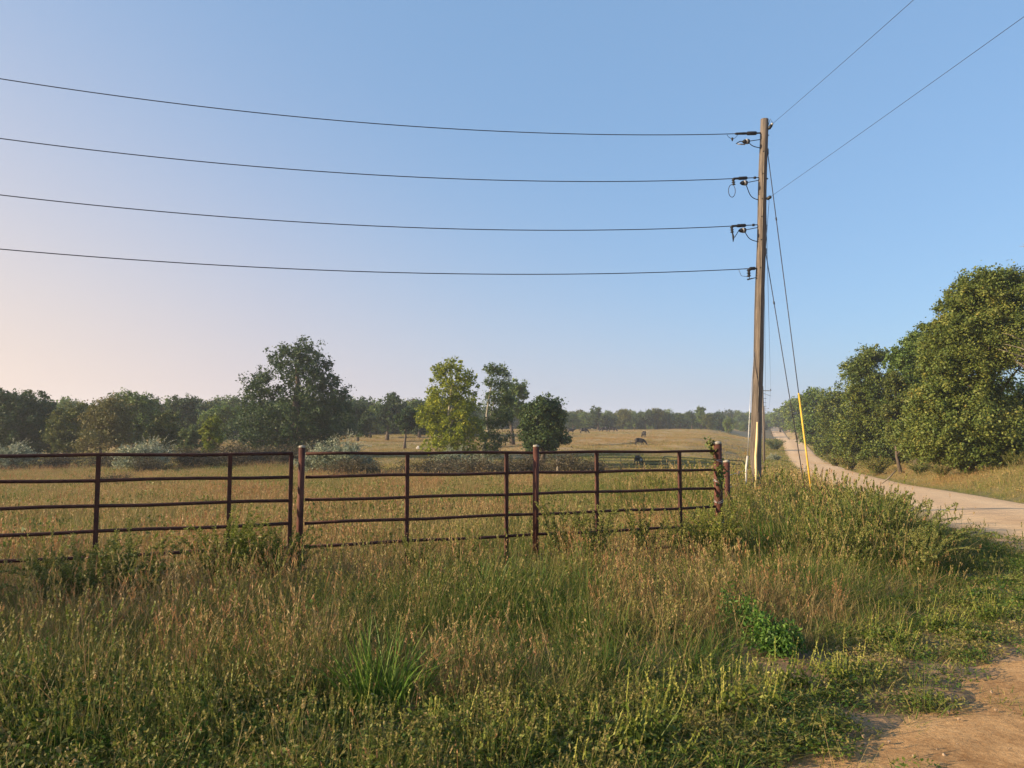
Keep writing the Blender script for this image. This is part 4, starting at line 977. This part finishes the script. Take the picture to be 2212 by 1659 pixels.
# ------------------------------------------------------------------ utility pole and its wires
PD_ = 20.0
ptop, pb = at(1651, 258, PD_), at(1631.5, 1030, PD_)
axis = (ptop - pb).normalized(); zg = zl(pb.x, PD_); pbase = pb - axis * ((pb.z - zg) / axis.z)
PLen = (ptop - pbase).length
up_ = empty('utility_pole', pbase, 'tall weathered wooden utility pole leaning slightly right at the road corner', 'utility pole', 'utility poles'); o0 = Vector(pbase)
def on_pole(h, ang_=0, r=None):
    """point on the pole's skin h metres up; angle 0 = right, 90 = away, 180 = left, 270 = towards the viewer"""
    rr_ = .146 - .042 * h / PLen if r is None else r
    return pbase + axis * h + Vector((math.cos(R(ang_)) * rr_, math.sin(R(ang_)) * rr_, 0))
g = Geo(); g.tube([pbase + axis * (PLen * i / 16) + Vector((.008 * math.sin(i * 1.3), 0, 0)) - (axis * .4 if i == 0 else Vector((0, 0, 0))) for i in range(17)], [.146 - .042 * i / 16 for i in range(17)], 20); g.build('shaft', M['wood'], up_, off=o0)
def hh(py): return (at(1640, py, PD_).z - pbase.z) / axis.z
lines = [(288, (823, 268.5), (0, 170)), (384, (823, 379), (0, 299)), (486, (823, 489), (0, 421)), (580, (823, 588), (0, 538))]
fam = 'dark conductors running left from the pole'
wl = ['uppermost dark wire running left from the utility pole', 'second highest dark wire running left from the utility pole', 'third highest dark wire running left from the utility pole', 'lowest dark wire running left from the utility pole']
DL = 16.0
for i, (py, pm, pe) in enumerate(lines):
    A_ = on_pole(hh(py), 190); E_ = at(pe[0], pe[1], DL)
    # depth of the middle point along the plan line
    x0, y0, x1, y1 = A_.x, A_.y, E_.x, E_.y; t = (pm[0] - 1106) / F
    k = (t * y0 - x0) / ((x1 - x0) - t * (y1 - y0)); dm = y0 + k * (y1 - y0); zm = at(pm[0], pm[1], dm).z
    # quadratic through the three heights
    s0, s1, s2 = 0.0, k, 1.0; cf = np.polyfit([s0, s1, s2], [A_.z, zm, E_.z], 2)
    pts = []
    for j in range(41):
        s_ = j / 40 * 1.5; pts.append(Vector((x0 + (x1 - x0) * s_, y0 + (y1 - y0) * s_, float(np.polyval(cf, s_)))))
    cut = 3 if i < 3 else 1
    first = pts[0]; dirw = (pts[2] - first).normalized(); start = first + dirw * (.75 if i < 3 else .35)
    g = Geo(); g.tube([start] + [p for p in pts if (p - first).length > (.85 if i < 3 else .45)], .0105, 6)
    o = g.build('power_line', M['wire'], None, off=start); o.location = start; tag(o, wl[i], 'wire', fam)
    # dead-end hardware belongs to the pole
    g = Geo()
    if i == 0:
        g.tube([first, first + dirw * .12], .022, 8); g.lathe(first + dirw * .10, dirw, [(0, .02), (.03, .05), (.10, .052), (.28, .05), (.30, .03), (.36, .035), (.62, .03), (.66, .012)], 10)
    elif i < 3:
        g.tube([first, first + dirw * .36], .012, 6); g.lathe(first + dirw * .08, dirw, [(0, .01), (.02, .035), (.06, .035), (.09, .01)], 8)
        g.lathe(first + dirw * .34, dirw, [(0, .02), (.03, .045), (.24, .045), (.27, .03), (.40, .028), (.44, .012)], 10)
    else:
        g.tube([first, first + dirw * .36], .012, 6); g.lathe(first + dirw * .02, dirw, [(0, .02), (.03, .045), (.16, .045), (.2, .015)], 8)
    g.build('dead_end_insulator', M['black'], up_, off=o0)
    down = Vector((0, 0, -1))
    if i < 3:
        q0 = on_pole(hh(py + (14 if i == 0 else 6)), 190); q1 = first + dirw * (.40 if i == 0 else .42) + down * (.22 if i == 0 else .13)
        Geo().tube([q0, q0.lerp(q1, .5), q1], .010, 6).build('standoff_arm', M['black'], up_, off=o0)
        Geo().lathe(q1 - dirw * .07, dirw, [(0, .02), (.015, .062), (.05, .07), (.052, .05)], 12).build('insulator_shell', M['black'], up_, off=o0)
        Geo().lathe(q1 - dirw * .015, dirw, [(0, .055), (.012, .069), (.045, .069), (.055, .05)], 12).build('insulator_disc', M['porcelain'], up_, off=o0)
        Geo().lathe(q1 + dirw * .045, dirw, [(0, .05), (.02, .062), (.05, .05), (.09, .02), (.10, .012)], 12).build('insulator_shell', M['black'], up_, off=o0)
        q2 = on_pole(hh(py + (32 if i == 0 else 48 if i == 1 else 36)), 190)
        m1 = Vector((q1.x + .12, q1.y, q1.z - (q1.z - q2.z) * .45)); m2 = Vector((q2.x - .28, q2.y, q2.z + .05))
        cv = [q1 * (1 - s_) ** 3 + m1 * 3 * s_ * (1 - s_) ** 2 + m2 * 3 * s_ ** 2 * (1 - s_) + q2 * s_ ** 3 for s_ in np.linspace(0, 1, 12)]
        Geo().tube(cv, .011, 6).build('jumper_wire', M['wire'], up_, off=o0)
        if i == 0:
            a0 = first + dirw * .98 + down * .02; g = Geo(); g.tube([a0, a0 + down * .06 - dirw * .04, a0 + down * .13 - dirw * .15], .006, 5); g.tube([a0 - dirw * .32, a0 - dirw * .24 + down * .09, a0 - dirw * .15 + down * .13], .006, 5)
            g.lathe(a0 - dirw * .15 + down * .08, down, [(0, .01), (.01, .03), (.05, .03), (.1, .008)], 8); g.build('line_clamp', M['black'], up_, off=o0)
            b0 = q1 + dirw * .06; Geo().tube([b0, b0 + dirw * .15 + Vector((0, 0, .01)), b0 + dirw * .26 + down * .05], .012, 6).build('jumper_stub', M['black'], up_, off=o0)
            Geo().tube([b0 + down * .08, b0 + dirw * .22 + down * .06], .018, 8).build('lead_clamp', M['porcelain'], up_, off=o0)
        else:
            b0 = first + dirw * .76; dn = (down + dirw * -.08).normalized()
            Geo().lathe(b0, dn, [(0, .02), (.04, .05), (.05, .03), (.09, .03), (.10, .055), (.11, .03), (.15, .03), (.16, .055), (.18, .02)], 10).build('pin_insulator', M['black'], up_, off=o0)
            if i == 1:
                lp = [b0 + Vector((-.04 + .0 * s_, 0, -.16)) + Vector((-.09 * math.sin(a), 0, -.17 + .17 * math.cos(a))) for a in np.linspace(-.3, 5.6, 16) for s_ in (0,)]
                Geo().tube(lp, .009, 6).build('jumper_loop', M['wire'], up_, off=o0)
            else:
                Geo().tube([b0 + dn * .12, b0 + dn * .3 + dirw * -.02, b0 + dn * .42 + dirw * .0], [.012, .03, .008], 8).build('jumper_stub', M['black'], up_, off=o0)
                Geo().tube([b0 + dn * .3 - dirw * .06, b0 + dn * .12 - dirw * .2, q1 + dirw * .05], .01, 6).build('jumper_wire', M['wire'], up_, off=o0)
    else:
        b0 = first + dirw * .22
        Geo().lathe(b0, down, [(0, .02), (.05, .06), (.06, .035), (.11, .035), (.12, .06), (.13, .035), (.18, .035), (.19, .06), (.22, .02)], 10).build('pin_insulator', M['black'], up_, off=o0)
        q2 = on_pole(hh(py + 20), 190); Geo().tube([b0 + down * .2, b0 + down * .28 + dirw * -.02, q2 + dirw * .25 + down * .04, q2], [.01, .012, .022, .008], 6).build('jumper_wire', M['wire'], up_, off=o0)
        Geo().tube([b0 + dirw * .3, b0 + dirw * .22 + down * .18, b0 + down * .22], .007, 5).build('bonding_wire', M['steel'], up_, off=o0)
# ground wire, U-guard, bolts
gw = [on_pole(hh(py), 262) + Vector((0, -.006, 0)) for py in range(330, 925, 40)]
Geo().tube(gw, .008, 5).build('ground_wire', M['oldwood'], up_, off=o0)
Geo().tube([on_pole(hh(py), 255) + Vector((.01 * math.sin(py), -.012, 0)) for py in (912, 950, 985, 1020, 1080)], [.022, .034, .034, .034, .034], 8).build('wire_guard', M['cream'], up_, off=o0)
for py in (330, 378, 432, 470, 520, 580):
    pq = on_pole(hh(py), 250); Geo().lathe(pq + Vector((.01, .02, 0)), Vector((-.3, -1, 0)), [(0, .018), (.03, .018), (.032, .008), (.05, .008)], 6).build('bolt', M['black'], up_, off=o0)
for py in (292, 386, 488, 540):
    pq = on_pole(hh(py), 0); Geo().lathe(pq - Vector((.02, 0, 0)), (1, 0, 0), [(0, .022), (.035, .022), (.037, .009), (.055, .009)], 6).build('bolt', M['black'], up_, off=o0)
# white conduit beside the pole
cb = at(1611, 1045, 19.6); czg = zl(cb.x, cb.y)
guy3 = empty('white_conduit', (cb.x, cb.y, czg), 'white plastic tube covering a thin wire on the left of the utility pole', 'conduit'); o3 = guy3.location
ct = at(1615, 985, 19.6)
Geo().tube([Vector((cb.x - .01, cb.y, czg)), cb, at(1612, 1010, 19.6), ct], .027, 10).build('tube', M['white'], guy3, off=o3)
Geo().tube([ct, at(1617, 940, 19.6), at(1620, 880, 19.7), on_pole(hh(760), 200)], .009, 6).build('wire_strand', M['steel'], guy3, off=o3)
# guy wires
def guy(py0, foot_px, foot_d, label, g0=None, g1=None, rad_=.011):
    a = on_pole(hh(py0), 5); f = on(foot_px, foot_d); root = empty('guy_wire', f, label, 'guy wire', 'guy wires')
    Geo().tube([a, a.lerp(f, .5), f], rad_, 6).build('strand', M['wire'], root, off=f)
    Geo().lathe(a, Vector((0, 0, 1)), [(-.12, .02), (-.1, .035), (.04, .035), (.06, .02)], 8).build('attachment', M['black'], root, off=f)
    if g0 is not None:
        Geo().tube([a.lerp(f, g0), a.lerp(f, g1)], .0215, 10).build('guard', M['yplastic'], root, off=f)
    q = a.lerp(f, .2); dv = (f - a).normalized(); Geo().lathe(q, dv, [(0, .01), (.02, .022), (.08, .022), (.1, .01)], 8).build('clamp', M['black'], root, off=f)
    return root
guy(325, 1754, 18.2, 'longer guy wire with a bright yellow guard at its foot', .685, .97)
guy(540, 1742, 19.4, 'shorter dark guy wire inside the yellow guarded one')
# thin wires up to the right, and on to the second pole
def span(a, b, sag, r, label, name='power_line', mt='wire', group='thin overhead wires right of the pole', n=24):
    pts = [a.lerp(b, i / n) - Vector((0, 0, 4 * sag * (i / n) * (1 - i / n))) for i in range(n + 1)]
    o = Geo().tube(pts, r, 5).build(name, M[mt], None, off=a); o.location = a; return tag(o, label, 'wire', group)
A1 = at(1668, 268, 19.9); E1 = at(1965, 0, 11.0); span(A1, A1 + (E1 - A1) * 2.0, .05, .0042, 'upper thin wire rising from the pole top to the upper right')
A2 = at(1660, 428, 19.9); E2 = at(2212, 28, 10.0); span(A2, A2 + (E2 - A2) * 2.0, .05, .0042, 'lower thin wire rising from the pole to the right edge')
for (q, e, nm) in ((A1, E1, 0), (A2, E2, 1)):
    dv = (e - q).normalized(); s0 = on_pole(hh(282 if nm == 0 else 432), 330)
    Geo().tube([s0, q], .014, 6).build('wire_hook', M['black'], up_, off=o0)
    Geo().lathe(s0.lerp(q, .1), (q - s0), [(0, .02), (.02, .045), (.12, .045), (.14, .02)], 10).build('spool_insulator', M['black'], up_, off=o0)
    Geo().lathe(q - dv * .05, dv, [(0, .015), (.02, .035), (.07, .03), (.1, .012)], 8).build('wire_grip', M['porcelain'], up_, off=o0)
Geo().tube([on_pole(hh(272), 0), A1 + Vector((-.05, 0, .14)), A1 + Vector((.02, 0, .02))], .008, 5).build('jumper_wire', M['wire'], up_, off=o0)
span(A2 + Vector((.02, 0, -.02)), on_pole(hh(560), 10), -.0, .006, 'slack thin drop wire hanging close to the right of the pole', 'drop_wire')
# second pole up the road, with a steel crossarm, and a third behind it
def small_pole(px, top, d, label, arm=True):
    b = on(px, d); h = at(px, top, d).z - b.z; root = empty('utility_pole', b, label, 'utility pole', 'utility poles')
    Geo().tube([Vector((0, 0, -.3)), Vector((0, 0, h * .5)), Vector((0, 0, h))], [.15, .13, .1], 12).build('shaft', M['wood'], root)
    if arm:
        Geo().box((.55, 0, h - .62), (.62, .02, 0), (0, .045, 0), (0, 0, .055)).build('crossarm', M['steel'], root, False)
        Geo().tube([Vector((.1, 0, h - 1.0)), Vector((1.05, 0, h - 1.3))], .03, 6).build('brace', M['steel'], root)
        Geo().lathe((1.08, 0, h - .57), (0, 0, 1), [(0, .03), (.05, .06), (.1, .06), (.14, .07), (.2, .03)], 10).build('insulator', M['black'], root)
        for z in (1.65, 2.2, 2.7): Geo().tube([Vector((.08, 0, h - z)), Vector((.45, 0, h - z - .02))], .025, 6).build('bracket', M['black'], root)
    return b + Vector((1.08, 0, h - .35)), b + Vector((.35, 0, h - 1.7))
c1, c2 = small_pole(1648.5, 834, 103, 'second wooden utility pole half hidden behind the near pole, with a steel crossarm')
c3, c4 = small_pole(1651, 878, 205, 'third small utility pole far up the road in line with the others')
span(on_pole(hh(428), 20), c1, .8, .008, 'thin wire from the near pole to the crossarm of the second', 'power_line', group=None)
span(on_pole(hh(590), 20), c2, .8, .008, 'thin lower wire from the near pole to the second', 'power_line', group=None)
span(c1, c3, 1.2, .012, 'faint upper wire between the second and third poles', 'power_line', group=None)
span(c2, c4, 1.2, .012, 'faint lower wire between the second and third poles', 'power_line', group=None)

# ------------------------------------------------------------------ cattle
def cow_mesh(graze):
    V, E, RR = [], [], []
    def add(p, r, frm=None):
        V.append(p); RR.append(r if isinstance(r, tuple) else (r, r))
        if frm is not None: E.append((frm, len(V) - 1))
        return len(V) - 1
    m_ = add((0, 0, .98), (.40, .46)); hip = add((-.6, 0, 1.1), (.30, .33), m_); rump = add((-.88, 0, 1.12), (.22, .24), hip)
    ch = add((.5, 0, .98), (.36, .43), m_); nb = add((.80, 0, 1.02), (.24, .31), ch)
    if graze: n1 = add((1.08, 0, .76), (.16, .23), nb); hd = add((1.28, 0, .46), (.14, .16), n1); mz = add((1.46, 0, .18), (.09, .10), hd)
    else: n1 = add((1.1, 0, 1.24), (.14, .19), nb); hd = add((1.34, 0, 1.34), (.12, .14), n1); mz = add((1.66, 0, 1.2), (.075, .085), hd)
    for s_ in (-1, 1):
        e = add((V[hd][0] - .08, s_ * .14, V[hd][2] + .08), .04, hd); add((V[hd][0] - .1, s_ * .27, V[hd][2] + .06), .03, e)
        st = .08 * s_
        a = add((.52 + st, s_ * .19, .66), .115, ch); b = add((.54 + st * 2, s_ * .19, .38), .065, a); c_ = add((.53 + st * 2.2, s_ * .19, .1), .048, b); add((.56 + st * 2.2, s_ * .19, .02), .055, c_)
        a = add((-.68 - st, s_ * .2, .74), .15, hip); b = add((-.84 - st, s_ * .2, .45), .07, a); c_ = add((-.76 - st, s_ * .2, .1), .048, b); add((-.72 - st, s_ * .2, .02), .055, c_)
    t1 = add((-1.05, .0, 1.08), .045, rump); t2 = add((-1.1, .02, .75), .028, t1); add((-1.08, .02, .42), .05, t2)
    me = bpy.data.meshes.new('body'); me.from_pydata(V, E, []); o = bpy.data.objects.new('body', me); COL.objects.link(o)
    sk = o.modifiers.new('skin', 'SKIN'); sb = o.modifiers.new('smooth', 'SUBSURF'); sb.levels = 1; sb.render_levels = 1
    for i, r in enumerate(RR): me.skin_vertices[0].data[i].radius = r
    me.skin_vertices[0].data[0].use_root = True
    bpy.context.view_layer.update(); ev = o.evaluated_get(bpy.context.evaluated_depsgraph_get()); out = bpy.data.meshes.new_from_object(ev)
    bpy.data.objects.remove(o); out.name = 'body'; out.polygons.foreach_set('use_smooth', [True] * len(out.polygons)); out.materials.clear()
    return out
cg, cst = cow_mesh(True), cow_mesh(False)
for me in (cg, cst): me.materials.append(M['hide'])
cows = [(1233, 222, 0, 0, 1.0, 'black cow standing with head level, nearest the round oak'), (1261, 222, 1, -.2, 1.12, 'black cow grazing, second from the round oak'),
        (1305, 240, 1, 3.4, 1.15, 'black cow of the touching pair, facing left'), (1322, 240, 1, -.3, 1.15, 'black cow of the touching pair, facing right'),
        (1390, 172, 1, 1.75, .95, 'dark cow seen from behind just above the lone grazing cow'), (1381, 126, 1, -.12, .82, 'lone black cow grazing in profile in the middle of the hillside')]
for (px, d, k, rz, s, label) in cows:
    o = bpy.data.objects.new('cow', (cst, cg)[k]); COL.objects.link(o); o.location = on(px, d); o.rotation_euler = (0, 0, rz); o.scale = (s,) * 3; tag(o, label, 'cow', 'black cattle on the hillside')
calf = bpy.data.objects.new('calf', cg.copy()); COL.objects.link(calf); calf.data.materials.append(M['hidew'])
for p in calf.data.polygons:
    c_ = p.center
    if c_.z < .95 and -.2 < c_.x < .75 and abs(c_.y) < .45 and c_.z > .55: p.material_index = 1
calf.location = on(1378, 82); calf.rotation_euler = (0, 0, .9); calf.scale = (.68,) * 3
tag(calf, 'black cow with a white belly seen through the green gate', 'cow', 'black cattle on the hillside')

# ------------------------------------------------------------------ small things
def blob_rock(name, loc, r, label, cat, m):
    me = bpy.data.meshes.new(name); bm = bmesh.new(); bmesh.ops.create_icosphere(bm, subdivisions=3, radius=1)
    sd = random.random() * 9
    for v in bm.verts:
        k = 1 + .22 * math.sin(v.co.x * 3 + sd) * math.sin(v.co.y * 2.6 + sd) + .08 * math.sin(v.co.z * 9 + sd * 2); v.co = Vector((v.co.x * r[0], v.co.y * r[1], v.co.z * r[2])) * k
    bm.to_mesh(me); bm.free(); o = link_mesh(name, me, m); o.location = loc; return tag(o, label, cat)
blob_rock('rock', on(905, 118) + Vector((0, 0, .25)), (.42, .32, .3), 'single pale rock lying in the open field left of the yellow tree', 'rock', M['rock'])
b0 = on(1912, 47); root = empty('fallen_branch', b0, 'bare pale branch leaning at the foot of the roadside trees', 'branch')
g = Geo(); g.tube([Vector((-.5, 0, .02)), Vector((.1, .1, .4)), Vector((.6, .2, .85))], [.05, .045, .03], 7); g.build('stick', M['oldwood'], root)
# dead tree reaching in at the right edge
dt = on(2238, 36); root = empty('dead_tree', dt, 'bare grey dead tree reaching in at the right edge', 'tree')
g = Geo(); top = at(2240, 480, 36) - dt; limb(g, (0, 0, -.2), top, .2, .03, .03, 8)
for k in range(26):
    f = random.uniform(.35, 1); a0 = top * f; ln = random.uniform(.8, 2.2) * (1.2 - .5 * f)
    e = a0 + Vector((random.uniform(-1, .5), random.uniform(-.6, .6), random.uniform(.1, .8))).normalized() * ln
    pts = limb(g, a0, e, .035 * (1.3 - f), .008, .1, 5)
    for j in range(3):
        q = pts[random.randint(2, 5)]; limb(g, q, q + Vector((random.uniform(-1, 1), random.uniform(-1, 1), random.uniform(-.1, 1))) * ln * .3, .012, .004, .1, 4)
g.build('branches', M['oldwood'], root)
# grit and dead leaves on the dirt
x = rng.uniform(.5, 7, 1300); y = rng.uniform(2.6, 12, 1300); ok = in_poly(x, y); x, y = x[ok], y[ok]; n = len(x)
grit = []
for k in range(3):
    me = bpy.data.meshes.new('grit'); bm = bmesh.new(); bmesh.ops.create_icosphere(bm, subdivisions=1, radius=.012)
    for v in bm.verts: v.co *= random.uniform(.6, 1.2)
    bm.to_mesh(me); bm.free(); me.materials.append(M['pebble']); grit.append(me)
GC = proto_collection('grit', grit)
scatter('gravel', 'loose grit scattered over the dirt corner', 'gravel', np.stack([x, y, land(x, y) + .02], 1), rng.uniform(0, 6, (n, 3)), (rng.uniform(.15, 1.0, n) ** 2.2)[:, None] * np.ones(3), rng.integers(0, 3, n), rng.uniform(0, 1, n), GC)

# ------------------------------------------------------------------ smoky air
hz = Geo().box((0, 350, 20), (1000, 0, 0), (0, 1000, 0), (0, 0, 27)).build('haze', [], None, False)
tag(hz, 'thin smoky haze over the whole pasture', 'haze', kind='stuff')
m, N, L = mat('smoky_air'); N.remove(N['Principled BSDF'])
v = N.new('ShaderNodeVolumePrincipled'); v.inputs['Color'].default_value = (.86, .90, 1, 1); v.inputs['Density'].default_value = .0004; v.inputs['Anisotropy'].default_value = .25
L.new(v.outputs[0], N['Material Output'].inputs['Volume']); hz.data.materials.append(m)
